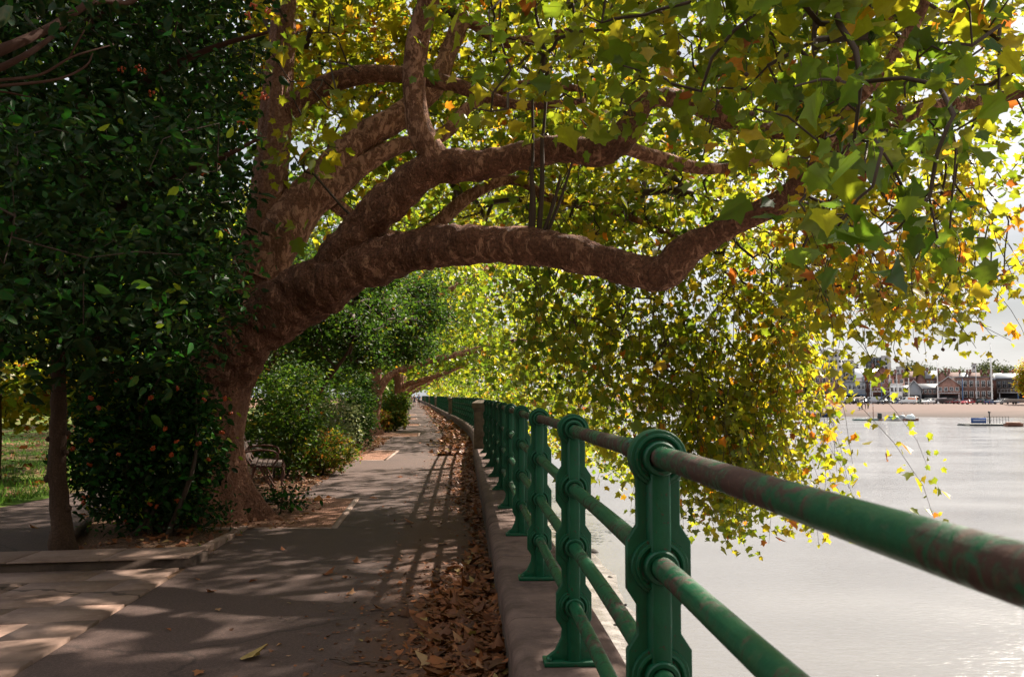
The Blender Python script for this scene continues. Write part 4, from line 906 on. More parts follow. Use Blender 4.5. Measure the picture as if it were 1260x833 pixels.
# single leaves lying on the path
first = []
for i, (px, py, s_, t_) in enumerate(((299, 803, .15, .93), (262, 725, .09, .5), (247, 820, .07, .75), (399, 704, .11, .5), (315, 712, .07, .6), (268, 746, .05, .9), (430, 728, .07, .85), (330, 790, .05, .4), (240, 710, .06, .5), (440, 690, .09, .5), (390, 640, .09, .4), (455, 612, .12, .6), (350, 675, .06, .6), (478, 700, .09, .5), (430, 770, .05, .5), (508, 642, .12, .5), (490, 586, .14, .7), (545, 668, .13, .75), (470, 745, .07, .4), (205, 770, .04, .6), (75, 640, .12, .75), (45, 648, .1, .6), (100, 632, .09, .6))):
    d = 1.6 / ((py - 486.5) / F); p = A(px, py, d); p[2] = .016
    mb = MB(); put_leaves(mb, T_PLANE, np.zeros((1, 3)), np.array([[math.cos(i * 2.3), math.sin(i * 2.3), .08]]), np.array([[.15 * math.sin(i), .2, 1.0]]), np.array([s_]), np.array([t_]), np.array([[-1.4, 1.3, .7][i % 3]]))
    o = mb.build('fallen_leaf', M_DEAD, loc=p)
    tag(o, 'pale curled fallen leaf alone on the near path, largest of the loose leaves' if i == 0 else 'small dry fallen leaf lying alone on bare asphalt', 'leaf', 'loose leaves on the paths')
tp = A([402, 414, 430, 452, 478, 492], [806, 812, 812, 813, 812, 810], [1760 / (811 - 486.5)] * 6); tp[:, 2] = [.012, .03, .012, .02, .012, .012]; tp[:, 1] += [.1, .03, 0, .02, .0, .03]
tag(MB().tube(tp, np.linspace(.006, .003, 6), 6).tube([tp[2], tp[2] + [-.03, .07, .012]], .003, 4).build('fallen_twig', M_TWIG, origin=tp[2]), 'thin dark fallen twig lying on the path near the leaf drift', 'twig')
# ------------------------------------------------------------------ bench
M_WOOD = plain('bench_wood', (.05, .027, .019), .85, var=.4, scale=25); M_IRON = plain('rusty_iron', (.10, .038, .024), .7, scale=30)
bp = A(316, 596, 15.2); bp[2] = 0
bench = empty('park_bench', bp, R(14), 'weathered wooden slat bench with curved iron arms, half hidden by the big trunk', 'bench')
m = MB()                                                             # local: x towards the path, y along the seat
for i in range(6): m.box((-.06 + i * .085, .55, .44 - .006 * i + .02 * (i == 0)), (.07, 1.7, .028))
m.build('seat', M_WOOD, bench, bevel=.005)
m = MB()
for i in range(3): m.box((-.17 - .06 * i, .55, .56 + .16 * i), (.028, 1.7, .10), M=Matrix.Rotation(-.3, 3, 'Y'))
m.build('backrest', M_WOOD, bench, bevel=.005)
for y in (-.2, .55, 1.3):
    m = MB(); r = .016
    m.tube(catmull([(.40, y, .43), (.44, y, .30), (.40, y, .12), (.46, y, 0)], 5), r, 7); m.tube(catmull([(-.05, y, .42), (-.09, y, .2), (-.2, y, 0)], 5), r, 7)
    m.tube(catmull([(-.08, y, .42), (-.16, y, .55), (-.32, y, .95)], 5), r, 7); m.tube([(-.1, y, .415), (.42, y, .415)], r, 7)
    if y != .55: m.tube(catmull([(-.2, y, .66), (.05, y, .69), (.28, y, .66), (.34, y, .56), (.26, y, .43)], 6), r, 7)
    m.tube(catmull([(.05, y, .41), (.14, y, .24), (.26, y, .04), (.3, y, 0)], 5), r, 7)
    m.build('iron_frame', M_IRON, bench, smooth=True)
# ------------------------------------------------------------------ people
SKIN = plain('skin', (.42, .24, .17), .5, var=.08)
def skinned(name, verts, edges, radii, mat, parent, lv=1):
    me = bpy.data.meshes.new(name); me.from_pydata([Vector(v) for v in verts], edges, []); o = bpy.data.objects.new(name, me); COL.objects.link(o)
    s = o.modifiers.new('skin', 'SKIN')
    if not me.skin_vertices: me.attributes  # the layer is made by the modifier
    if not len(me.skin_vertices):
        import bmesh
        b = bmesh.new(); b.from_mesh(me); b.verts.layers.skin.verify(); b.to_mesh(me); b.free()
    for i, r in enumerate(radii):
        me.skin_vertices[0].data[i].radius = (r, r) if np.isscalar(r) else r
        me.skin_vertices[0].data[i].use_root = (i == 0)
    u = o.modifiers.new('sub', 'SUBSURF'); u.levels = lv; u.render_levels = lv
    me.materials.append(mat); o.parent = parent; KIDS.setdefault(parent.name, []).append(o)
    return o
def person(loc, rz, label, shirt, shorts, hair, shoes, pose='walk', H=1.76, group=None, long_=False):
    o = empty('person', loc, rz, label, 'person', group); s = H / 1.76
    V = lambda *p: (p[0] * s, p[1] * s, p[2] * s)
    st = .20 if pose == 'walk' else .03
    if pose == 'crouch':
        J = dict(pel=V(0, -.12, .38), wai=V(0, -.05, .55), che=V(0, .10, .78), nec=V(0, .18, .90), hea=V(0, .24, 1.0), top=V(0, .27, 1.10))
        legs = [[V(sx * .09, -.1, .38), V(sx * .14, .28, .46), V(sx * .12, .04, .08), V(sx * .13, .2, .04)] for sx in (-1, 1)]
        arms = [[V(sx * .18, .12, .80), V(sx * .24, .30, .58), V(sx * .16, .46, .40), V(sx * .14, .52, .36)] for sx in (-1, 1)]
    else:
        J = dict(pel=V(0, 0, .93), wai=V(0, .01, 1.10), che=V(0, .0, 1.34), nec=V(0, .01, 1.50), hea=V(0, .02, 1.60), top=V(0, .02, 1.70))
        legs = [[V(sx * .09, 0, .90), V(sx * .10, sx * st * .5 + .05, .49), V(sx * .10, sx * st - .05 * (st > .1), .09), V(sx * .11, sx * st + .13, .04)] for sx in (-1, 1)]
        arms = [[V(sx * .19, 0, 1.41), V(sx * .25, -sx * st * .35, 1.14), V(sx * .24, -sx * st * .9 + .10, .92), V(sx * .23, -sx * st * 1.0 + .14, .83)] for sx in (-1, 1)]
    vs = [J['pel'], J['wai'], J['che'], J['nec'], J['hea'], J['top']]; rd = [.13, .115, .135, .055, .085, .07]; ed = [(i, i + 1) for i in range(5)]
    for L in legs:
        b = len(vs); vs += L; rd += [.085, .058, .042, .038]; ed += [(0, b), (b, b + 1), (b + 1, b + 2), (b + 2, b + 3)]
    for L in arms:
        b = len(vs); vs += L; rd += [.055, .042, .032, .036]; ed += [(2, b), (b, b + 1), (b + 1, b + 2), (b + 2, b + 3)]
    rd = [r * s for r in rd]; skinned('body', vs, ed, rd, SKIN, o)
    lerp = lambda a, b, t: tuple(a[i] + (b[i] - a[i]) * t for i in range(3))
    vs = [J['wai'], lerp(J['pel'], J['wai'], .1), J['che'], lerp(J['che'], J['nec'], .62)]; rd = [.135, .145, .155, .075]; ed = [(0, 1), (0, 2), (2, 3)]
    for L in arms:
        b = len(vs); vs += [L[0], lerp(L[0], L[1], .75 if not long_ else 1.0)]; rd += [.075, .066]; ed += [(2, b), (b, b + 1)]
        if long_: vs.append(lerp(L[1], L[2], .9)); rd.append(.05); ed.append((b + 1, b + 2))
    skinned('shirt', vs, ed, [r * s for r in rd], plain('shirt_' + '_'.join('%d' % (c * 100) for c in shirt), shirt, .8), o)
    vs = [J['pel'], lerp(J['pel'], J['wai'], .4)]; rd = [.145, .14]; ed = [(0, 1)]
    for L in legs:
        b = len(vs); vs += [L[0], lerp(L[0], L[1], .8)]; rd += [.105, .092]; ed += [(0, b), (b, b + 1)]
        if long_: vs += [L[1], L[2]]; rd += [.075, .06]; ed += [(b + 1, b + 2), (b + 2, b + 3)]
    skinned('trousers' if long_ else 'shorts', vs, ed, [r * s for r in rd], plain('shorts_' + '_'.join('%d' % (c * 100) for c in shorts), shorts, .8), o)
    hv, hf = blob(1, 3, 1, 2); h = np.array(J['top']); MB().add(hv * [.088 * s, .10 * s, .085 * s] + h + [0, -.012, -.02], hf).build('hair', plain('hair_' + '%d' % (hair[0] * 1000), hair, .7), o, smooth=True)
    for L in legs:
        v, f = blob(1, 6, 1, 2); p = (np.array(L[2]) + np.array(L[3])) / 2; MB().add(v * [.05 * s, .135 * s, .045 * s] + [p[0], p[1], .045 * s], f).build('shoe', plain('shoe_' + '%d' % (shoes[0] * 100), shoes, .6), o, smooth=True)
    return o
def onpath(px, y): return ((px - CX) / F * y, y, 0)
person(onpath(515.6, 128), R(6), 'person walking away on the far path in bright blue shirt and black shorts', (.02, .19, .50), (.012, .012, .014), (.03, .02, .015), (.3, .3, .3), H=1.80)
person(onpath(510.2, 134), R(6), 'person walking away on the far path in dark navy shirt and navy shorts', (.012, .03, .22), (.012, .02, .10), (.1, .07, .05), (.05, .05, .06), H=1.74)
person(onpath(506.3, 152), R(6), 'person in a dusty pink top walking farthest ahead on the path', (.45, .25, .28), (.4, .33, .3), (.2, .14, .1), (.5, .5, .5), H=1.66)
# ------------------------------------------------------------------ far bank: paint and glass
GLASS = plain('dark_glass', (.02, .025, .03), .12, var=.2, spec=.6); TYRE = plain('tyre_rubber', (.02, .02, .02), .8); ALLOY = plain('wheel_rim', (.4, .4, .42), .35, .6)
LAMP = plain('headlamp', (.7, .7, .68), .2); TAIL = plain('tail_lamp', (.4, .02, .02), .3)
def carpaint(c): return plain('car_paint_' + '_'.join('%d' % (q * 100) for q in c), c, .25, .1, .05, spec=.6)
KIND = {'hatch': ([(-1.95, .35), (-1.98, .75), (-1.85, .92), (.95, .95), (1.75, .80), (2.0, .62), (2.0, .32)], (-1.75, 1.0, -1.35, .35, .93, 1.43), 1.72, .30),
        'suv': ([(-2.2, .42), (-2.22, .95), (-2.1, 1.08), (1.0, 1.08), (2.0, 1.0), (2.25, .8), (2.25, .42)], (-2.1, 1.15, -1.85, .45, 1.06, 1.68), 1.85, .35),
        'van': ([(-2.4, .4), (-2.42, 1.25), (-2.4, 1.3), (1.6, 1.25), (2.3, 1.02), (2.45, .8), (2.45, .4)], (-2.4, 1.75, -2.3, 1.1, 1.24, 2.15), 1.92, .33)}
VC = {}
def vehicle(px, d, kind, c, rz, label, name='parked_car', cat='car', stripe=None, group='vehicles parked on the far slipway'):
    key = (kind, c, stripe)
    if key in VC: o = copy_tree(VC[key])
    else:
        side, (cx0, cx1, tx0, tx1, z0, z1), w, wr = KIND[kind]; P = carpaint(c); o = empty(name, (0, 0, 0))
        arch = []
        MB().prism(side, -w / 2, w / 2).build('body', P, o, bevel=.07, recalc=True)
        m = MB(); wt = w * .80; k = z1 - .05
        v = [(cx0, -w * .47, z0), (cx1, -w * .47, z0), (cx1, w * .47, z0), (cx0, w * .47, z0), (tx0, -wt / 2, k), (tx1, -wt / 2, k), (tx1, wt / 2, k), (tx0, wt / 2, k)]
        q = np.array([[4, 5, 6, 7], [0, 1, 5, 4], [1, 2, 6, 5], [2, 3, 7, 6], [3, 0, 4, 7]]); V = np.array(v)
        if kind == 'van':                                            # panel sides, glass only in the cab
            m.add(v, q); m.build('cargo_side', P, o, bevel=.05); g = MB(); f = .72
            g.add([V[1] + [.015, .05, .05], V[2] + [.015, -.05, .05], V[6] + [.03, -.03, -.05], V[5] + [.03, .03, -.05]], [[0, 1, 2, 3]])
            for sgn, (a, b, cc, e_) in ((-1, (0, 1, 5, 4)), (1, (3, 2, 6, 7))):
                p = lambda s_, t_: (V[a] + (V[b] - V[a]) * s_) * (1 - t_) + (V[e_] + (V[cc] - V[e_]) * s_) * t_ + np.array([0, sgn * .012, 0])
                g.add([p(.76, .1), p(.96, .1), p(.95, .9), p(.78, .9)], [[0, 1, 2, 3]])
            g.build('window', GLASS, o)
            if stripe:
                g = MB(); 
                for sgn, (a, b, cc, e_) in ((-1, (0, 1, 5, 4)), (1, (3, 2, 6, 7))):
                    p = lambda s_, t_: (V[a] + (V[b] - V[a]) * s_) * (1 - t_) + (V[e_] + (V[cc] - V[e_]) * s_) * t_ + np.array([0, sgn * .015, 0])
                    g.add([p(.1, .2), p(.6, .3), p(.6, .75), p(.1, .65)], [[0, 1, 2, 3]])
                g.add([V[0] + [-.02, .4, .1], V[3] + [-.02, -.4, .1], V[7] + [-.03, -.35, -.2], V[4] + [-.03, .35, -.2]], [[0, 1, 2, 3]])
                g.build('stripe', plain('orange_stripe', stripe, .5), o)
        else:
            m.add(v, q); m.build('window', GLASS, o)
            pl = MB(); pl.box(((tx0 + tx1) / 2, 0, z1 - .02), (tx1 - tx0 + .12, wt + .05, .06))
            for sgn in (-1, 1):
                for a, b in ((0, 4), (1, 5)):
                    A_, B_ = V[a] * [1, sgn * (1 if V[a][1] * sgn > 0 else -1) if 0 else 1, 1], V[b]
                    pl.tube([A_ * [1, sgn * -1, 1], B_ * [1, sgn * -1, 1]], .05, 5)
                xm = (cx0 + cx1) / 2 - .1; pl.tube([(xm, sgn * w * .475, z0), (xm, sgn * wt * .505, k)], .045, 5)
            pl.build('roof', P, o, bevel=.02)
        L = side[-1][0]; B = side[0][0]
        for x in (B + .75, L - .80):
            for sgn in (-1, 1):
                t_ = MB().lathe([(.0, -.1), (wr * .96, -.1), (wr, -.06), (wr, .06), (wr * .96, .1), (0, .1)], (0, 0, 0), (0, 1, 0), 16).build('wheel', TYRE, o, loc=(x, sgn * (w / 2 - .08), wr))
                MB().lathe([(0, sgn * .112), (wr * .6, sgn * .112), (wr * .62, sgn * .1)], (0, 0, 0), (0, 1, 0), 12).build('rim', ALLOY, t_)
        zl = side[-2][1] - .02
        for sgn in (-1, 1):
            MB().box((L + .0, sgn * w * .36, zl), (.05, .32, .16)).build('headlight', LAMP, o); MB().box((B - .02, sgn * w * .42, side[1][1] - .02), (.05, .2, .25)).build('tail_light', TAIL, o)
        VC[key] = o
    o.location = far(px, d); o.rotation_euler = (0, R(2.2) * math.sin(rz) * 0, rz); return tag(o, label, cat, group)
WHT = (.68, .67, .65); BLK = (.02, .02, .022); SIL = (.38, .38, .40); RED = (.38, .02, .03); NAV = (.02, .045, .14); DRD = (.12, .015, .02); GRN = (.03, .05, .04)
vehicle(1013, 268, 'hatch', WHT, R(20), 'white car mostly hidden by leaves at the left end of the slipway')
vehicle(1036, 270, 'van', WHT, R(10), 'white van, leftmost van on the far slipway', 'parked_van', 'van')
vehicle(1047, 264, 'suv', BLK, R(205), 'black off roader just right of the leftmost white van')
vehicle(1058, 272, 'van', (.55, .45, .36), R(15), 'cream van with tan side behind the dark cars', 'parked_van', 'van')
vehicle(1062, 264, 'hatch', BLK, R(210), 'small black hatchback in front of the cream van')
vehicle(1072, 272, 'van', SIL, R(170), 'silver van behind the black cars by the boathouse steps', 'parked_van', 'van')
vehicle(1086, 262, 'suv', BLK, R(215), 'large black off roader in front of the gabled brick boathouse')
vehicle(1104, 272, 'hatch', NAV, R(0), 'navy hatchback parked by the white porch')
vehicle(1116, 264, 'van', WHT, R(150), 'white van with an orange patch on its side', 'parked_van', 'van', stripe=(.8, .2, .03))
vehicle(1123, 274, 'van', (.30, .2, .15), R(10), 'brown van behind the orange patched white van', 'parked_van', 'van')
vehicle(1131, 266, 'hatch', GRN, R(200), 'dark green hatchback left of the white estate')
vehicle(1141, 262, 'suv', WHT, R(215), 'white off roader with dark rear window near the middle of the slipway')
vehicle(1170, 273, 'hatch', RED, R(5), 'red hatchback tucked behind by the dark trailers')
vehicle(1178, 262, 'hatch', DRD, R(35), 'dark maroon hatchback left of the bright red car')
vehicle(1189, 257, 'hatch', RED, R(205), 'bright red hatchback in the front row of the slipway')
vehicle(1208, 261, 'suv', GRN, R(30), 'dark green off roader left of the blue car')
vehicle(1216.5, 258, 'hatch', NAV, R(40), 'dark blue hatchback under the tall white mast')
vehicle(1231, 258, 'suv', SIL, R(205), 'silver off roader right of the tall white mast')
vehicle(1147, 276, 'hatch', BLK, R(0), 'black hatchback in the back row under the trees of masts')
# boats on trailers
def hull_mesh(L, W, H, bow=1.0):
    rows = []; n = 9
    for i in range(n):
        u = i / (n - 1); w = W / 2 * (1 - max(0, (u - .55) / .45) ** 2.0 * .98) * (.82 + .18 * min(1, u * 3)); sh_ = H * (1 + .25 * u ** 3)
        x = -L / 2 + L * u; rows.append([(x, -w, sh_), (x, -w * .85, sh_ * .4), (x, -w * .3, 0.06 * H), (x, 0, 0), (x, w * .3, .06 * H), (x, w * .85, sh_ * .4), (x, w, sh_)])
    m = MB().sheet(rows); m.add(rows[0], [list(range(7))[::-1]])
    m.sheet([[(r[0][0], r[0][1] * .96, r[0][2] - .06), (r[0][0], 0, r[0][2] - .02), (r[0][0], r[-1][1] * .96, r[-1][2] - .06)] for r in rows]); return m
def boat_trailer(px, d, rz, label, L=6.0, col=(.5, .5, .5), cover=None):
    o = empty('boat_trailer', far(px, d), rz, label, 'trailer', 'boat trailers on the slipway')
    hull_mesh(L, 1.7, .8).build('hull', plain('hull_%d' % int(col[0] * 100), col, .4), o, loc=(0, 0, .75), smooth=False)
    MB().box((0, 0, .62), (L * .85, .1, .1)).box((-.4, 0, .55), (.1, 1.6, .08)).box((L * .5, 0, .55), (.9, .06, .06)).build('frame', plain('galvanised', (.3, .3, .31), .5, .6), o)
    for sgn in (-1, 1):
        MB().lathe([(0, -.08), (.3, -.08), (.3, .08), (0, .08)], (0, 0, 0), (0, 1, 0), 12).build('wheel', TYRE, o, loc=(-.4, sgn * .8, .3))
boat_trailer(1162, 268, R(8), 'low dark boat trailer with a slim grey boat left of the maroon car', 5, (.10, .10, .11))
boat_trailer(1245, 257, R(175), 'trailer with a long pale grey boat at the right end of the slipway', 7, (.45, .46, .46))
boat_trailer(1152, 276, R(5), 'trailer carrying a white boat in the back row behind the white off roader', 6, (.7, .7, .7))
# people on the far beach
for px, d, rz, lab, sh_, tr, ps in ((1057, 236, 1.2, 'person crouching in a teal jacket at the far waterline', (.03, .28, .38), (.03, .03, .05), 'crouch'), (1059.5, 237, 2.0, 'person standing in a dark navy coat beside the crouching one on the far beach', (.012, .02, .06), (.015, .015, .03), 'stand'), (1063.5, 238, -2.2, 'person in a grey black jacket between the navy coat and the yellow green one', (.035, .035, .04), (.02, .02, .025), 'stand'), (1067, 238, 2.6, 'person in a yellow green top standing at the right of the far beach group', (.30, .28, .05), (.02, .02, .025), 'walk')):
    person(far(px, d), rz, lab, sh_, tr, (.03, .02, .015), (.04, .04, .04), ps, 1.78, 'people on the far beach', True)
# ------------------------------------------------------------------ far buildings
BRICK = [stonemat('brick_%d' % i, c, (.06, .035, .03), .4) for i, c in enumerate(((.30, .14, .105), (.24, .12, .095), (.21, .12, .095), (.33, .18, .14)))]
CONC = stonemat('pale_concrete', (.42, .40, .385), (.33, .31, .30), .1); WPAINT = plain('white_paint', (.72, .71, .70), .5, var=.06); GREYP = plain('grey_cladding', (.20, .21, .23), .6)
ROOFT = stonemat('roof_tile', (.13, .065, .055), (.07, .05, .045), .3); SLATE = plain('slate_roof', (.12, .12, .13), .6); METAL = plain('pale_metal_roof', (.55, .56, .57), .4, .2); BLUEP = plain('blue_paint', (.05, .11, .22), .5); DARKIN = plain('dark_recess', (.02, .02, .022), .7); BALC = plain('balcony_rail', (.45, .46, .48), .5); TIMB = plain('dark_timber', (.06, .045, .038), .7)
def bld(px0, px1, d, ztop, depth, wallm, label, name='house', cat='house', roof='flat', roofm=None, rise=0, ncol=3, nrow=2, ww=.9, wh=1.2, first=1.2, yaw=0, group=None, garage=False, balcony=None, chimneys=0, framem=None, z_base=None):
    pm = (px0 + px1) / 2; w = (px1 - px0) / F * d; loc = np.array(far(pm, d)); ang = -math.atan2(loc[0], loc[1]) + yaw
    o = empty(name, loc, ang, label, cat, group); H = CAMZ + (486.5 - ztop) / F * d - loc[2]
    He = H - rise
    if roof == 'gable':
        MB().prism([(-w / 2, -1), (w / 2, -1), (w / 2, He), (0, H - .1), (-w / 2, He)], 0, depth).build('wall', wallm, o, recalc=True)
        m = MB(); t_ = .18
        for sgn in (-1, 1): m.prism([(sgn * (w / 2 + .35), He - .35 * rise / (w / 2)), (0, H), (0, H + t_), (sgn * (w / 2 + .35), He - .35 * rise / (w / 2) + t_)], -.35, depth + .2)
        rf = m.build('roof', roofm, o, recalc=True)
    elif roof == 'ridge':
        MB().box((0, depth / 2, (He - 1) / 2), (w, depth, He + 1)).build('wall', wallm, o)
        m = MB(); m.prism([(-.3, He - .1), (depth / 2, H), (depth + .3, He - .1), (depth + .3, He - .25), (-.3, He - .25)], -w / 2 - .2, w / 2 + .2, 'yz'); rf = m.build('roof', roofm, o, recalc=True)
    else:
        MB().box((0, depth / 2, (He - 1) / 2), (w, depth, He + 1)).build('wall', wallm, o)
        rf = MB().box((0, depth / 2, He + .15), (w + .3, depth + .3, .3)).build('roof', roofm or wallm, o)
    for k in range(chimneys):
        x = (-w / 2 + .7) if k == 0 else (w / 2 - .7)
        MB().box((x, depth * .5, H + .3), (.8, .8, 1.9)).box((x, depth * .5, H + 1.25), (.95, .95, .15)).build('chimney', BRICK[1], rf)
    wp = None
    for r_ in range(nrow):
        for c in range(ncol):
            x = -w / 2 + w * (c + .5) / ncol; z = first + (He - first - .3) * (r_ + .5) / nrow
            if garage and r_ == 0: continue
            if wp is None:
                wp = MB().box((0, -.005, 0), (ww, .05, wh)).build('window', GLASS, o, loc=(x, 0, z))
                f = MB(); q = .09
                for a, b, s1, s2 in ((0, wh / 2, ww + .2, q), (0, -wh / 2, ww + .2, q), (-ww / 2, 0, q, wh), (ww / 2, 0, q, wh), (0, 0, q * .6, wh)): f.box((a, -.045, b), (s1, .08, s2))
                f.build('frame', framem or WPAINT, wp)
            else: q = copy_tree(wp, o); q.location = (x, 0, z)
    if garage:
        g = MB().box((0, -.03, 1.25), (w * .8, .12, 2.6)).build('door', DARKIN if garage is True else garage, o)
    if balcony is not None:
        z, mt = balcony; m = MB().box((0, -.9, z), (w * .96, 1.8, .22)); m.box((0, -1.78, z + 1.05), (w * .96, .06, .08))
        for k in range(int(w / .9)): m.box((-w * .47 + k * .9, -1.78, z + .55), (.06, .06, 1.0))
        for k in (-1, 1): m.box((k * w * .44, -1.6, z / 2), (.18, .18, z - .2))
        m.build('balcony', mt, o)
    return o, w, H
# towers far behind
tl = np.array(far(1023, 430)); tz = CAMZ + (486.5 - 434) / F * 430 - tl[2]; tw_ = empty('tower_block', tl, 0, 'pale round concrete tower block rising left behind the brick boathouses', 'tower block'); rr_ = 15 / F * 430
MB().lathe([(rr_, -1), (rr_, tz), (0, tz)], sides=28).build('wall', CONC, tw_, smooth=False); MB().lathe([(rr_ * .85, tz), (rr_ * .85, tz + 1.6), (rr_ * .3, tz + 1.7), (rr_ * .3, tz + 2.4), (0, tz + 2.4)], sides=20).build('roof', CONC, tw_)
wq = None
for f_ in range(9):
    for a in np.linspace(-2.6, -.5, 7):
        p = (math.cos(a) * rr_, math.sin(a) * rr_, tz - 1.6 - f_ * 2.7)
        if wq is None: wq = MB().box((0, 0, 0), (1.1, .12, 1.2)).build('window', GLASS, tw_, loc=p)
        else: q = wq.copy(); COL.objects.link(q); q.parent = tw_; q.location = p
        q = wq if (f_ == 0 and a == -2.6) else q
        q.rotation_euler = (0, 0, a + math.pi / 2)
bld(1040, 1050, 425, 444, 12, CONC, 'narrow balconied pale block attached right of the round tower', 'tower_block', 'tower block', ncol=2, nrow=8, ww=1.3, wh=1.2)
bld(1049, 1056, 420, 449, 10, GREYP, 'slim dark grey block between the round tower and the glass tower', 'office_block', 'office block', ncol=2, nrow=6)
o, w, H = bld(1066, 1085, 430, 440.5, 14, GREYP, 'blue grey glass office block with white slab beside it', 'office_block', 'office block', ncol=5, nrow=8, ww=1.15, wh=2.0, framem=GREYP, first=.5)
bld(1085, 1096, 426, 438.5, 14, CONC, 'white concrete tower slab right of the glass office block', 'tower_block', 'tower block', ncol=1, nrow=8, ww=1.2, wh=1.6)
bld(1103, 1112, 415, 452, 12, CONC, 'small pale flat block behind the gabled boathouse', 'office_block', 'office block', ncol=2, nrow=4)
bld(1196, 1201, 420, 448, 8, CONC, 'slim pale tower rising behind the brick boathouse roof', 'tower_block', 'tower block', ncol=1, nrow=5)
# front row
bld(1002, 1034, 290, 459, 14, BRICK[3], 'long red brick building with white windows half hidden by leaves at left', 'boathouse', 'boathouse', ncol=4, nrow=2, ww=1.0, wh=1.5, roofm=SLATE)
bld(1033, 1063, 286, 470, 10, GREYP, 'grey boathouse with long blue balcony behind the hanging leaves', 'boathouse', 'boathouse', ncol=6, nrow=2, ww=.9, wh=1.3, balcony=(2.6, BLUEP), garage=True)
bld(1053, 1080, 302, 453, 12, WPAINT, 'large white shed with pale metal roof behind the brick gable', 'shed', 'shed', 'ridge', METAL, 3.2, 3, 1, .9, 1.6, 3.0)
bld(1061, 1073, 288, 463, 10, BRICK[1], 'narrow brown brick house left of the gabled boathouse', 'house', 'house', 'ridge', SLATE, 1.5, 2, 2, .8, 1.3, chimneys=1)
bld(1072, 1098.5, 284, 451, 16, BRICK[0], 'tall gabled red brick boathouse with white balcony over a dark boat bay', 'boathouse', 'boathouse', 'gable', ROOFT, 3.2, 3, 2, 1.0, 1.3, 3.2, balcony=(3.6, WPAINT), garage=True, chimneys=1)
bld(1098.5, 1112, 290, 461, 12, BRICK[3], 'square brick wing joined to the right of the gabled boathouse', 'house', 'house', ncol=2, nrow=2, roofm=SLATE)
o, w, H = bld(1095, 1109, 279, 473, 4, WPAINT, 'small white porch pavilion with outside stairs in front of the brick wing', 'pavilion', 'pavilion', ncol=3, nrow=2, ww=.8, wh=1.3, first=.4)
m = MB()
for i in range(10): m.box((-w / 2 - .25 - i * .3, -.3, 3.0 - i * .3), (.32, 1.1, .08))
m.tube([(-w / 2, -.85, 4.0), (-w / 2 - 3.0, -.85, 1.0)], .05, 5).tube([(-w / 2, -.85, 3.0), (-w / 2 - 3.0, -.85, .0)], .08, 5); m.build('stairs', BALC, o)
bld(1108, 1118, 282, 474, 8, TIMB, 'black timbered boathouse with white glazing bars', 'boathouse', 'boathouse', 'ridge', SLATE, 1.2, 4, 2, .9, 1.3, .4)
bld(1116, 1132, 280, 468, 10, GREYP, 'little gabled boathouse with white roof edges near the middle', 'boathouse', 'boathouse', 'gable', METAL, 2.4, 3, 1, .7, 1.8, 2.4, garage=True)
bld(1131, 1156, 285, 472, 10, BRICK[2], 'low brown boathouse with dark doors behind the hanging leaves', 'boathouse', 'boathouse', 'ridge', SLATE, 1.5, 5, 2, .8, 1.1, garage=True)
bld(1154, 1179, 281, 463.5, 12, BRICK[3], 'white roofed gabled boathouse with balcony and dark shutters', 'boathouse', 'boathouse', 'gable', METAL, 2.6, 4, 2, .9, 1.2, garage=True, balcony=(3.0, BALC))
bld(1178, 1218, 283, 464.5, 14, BRICK[2], 'broad flat roofed brick boathouse with white french windows', 'boathouse', 'boathouse', ncol=6, nrow=2, ww=1.0, wh=1.9, roofm=SLATE, first=.9, yaw=R(8))
bld(1216, 1231, 288, 468, 14, BRICK[1], 'dark brick annex at the right end of the flat roofed boathouse', 'house', 'house', ncol=2, nrow=2, roofm=SLATE)
bld(1229, 1290, 282, 466, 12, TIMB, 'modern dark timber clubhouse with grey deck at the right edge', 'clubhouse', 'clubhouse', ncol=10, nrow=2, ww=1.0, wh=2.0, roofm=GREYP, balcony=(2.9, BALC), garage=True, framem=GREYP)
bld(1227, 1262, 300, 459, 12, GREYP, 'long grey roofed hall behind the timber clubhouse', 'hall', 'hall', 'ridge', GREYP, 2.2, 4, 1)
# streets of houses behind
rh = random.Random(12)
for i in range(17):
    p0 = 1060 + i * 13.2; d = 340 + rh.uniform(-12, 40)
    bld(p0, p0 + 12.6, d, rh.uniform(455.5, 461), 9, BRICK[i % 4], 'brick terraced house with brown tiled roof in the streets behind the boathouses', 'terraced_house', 'house', rh.choice(['ridge', 'gable', 'ridge']), ROOFT if i % 3 else SLATE, rh.uniform(2.2, 3.4), 3, 2, .9, 1.3, group='terraced houses behind the boathouses', chimneys=1 + i % 2)
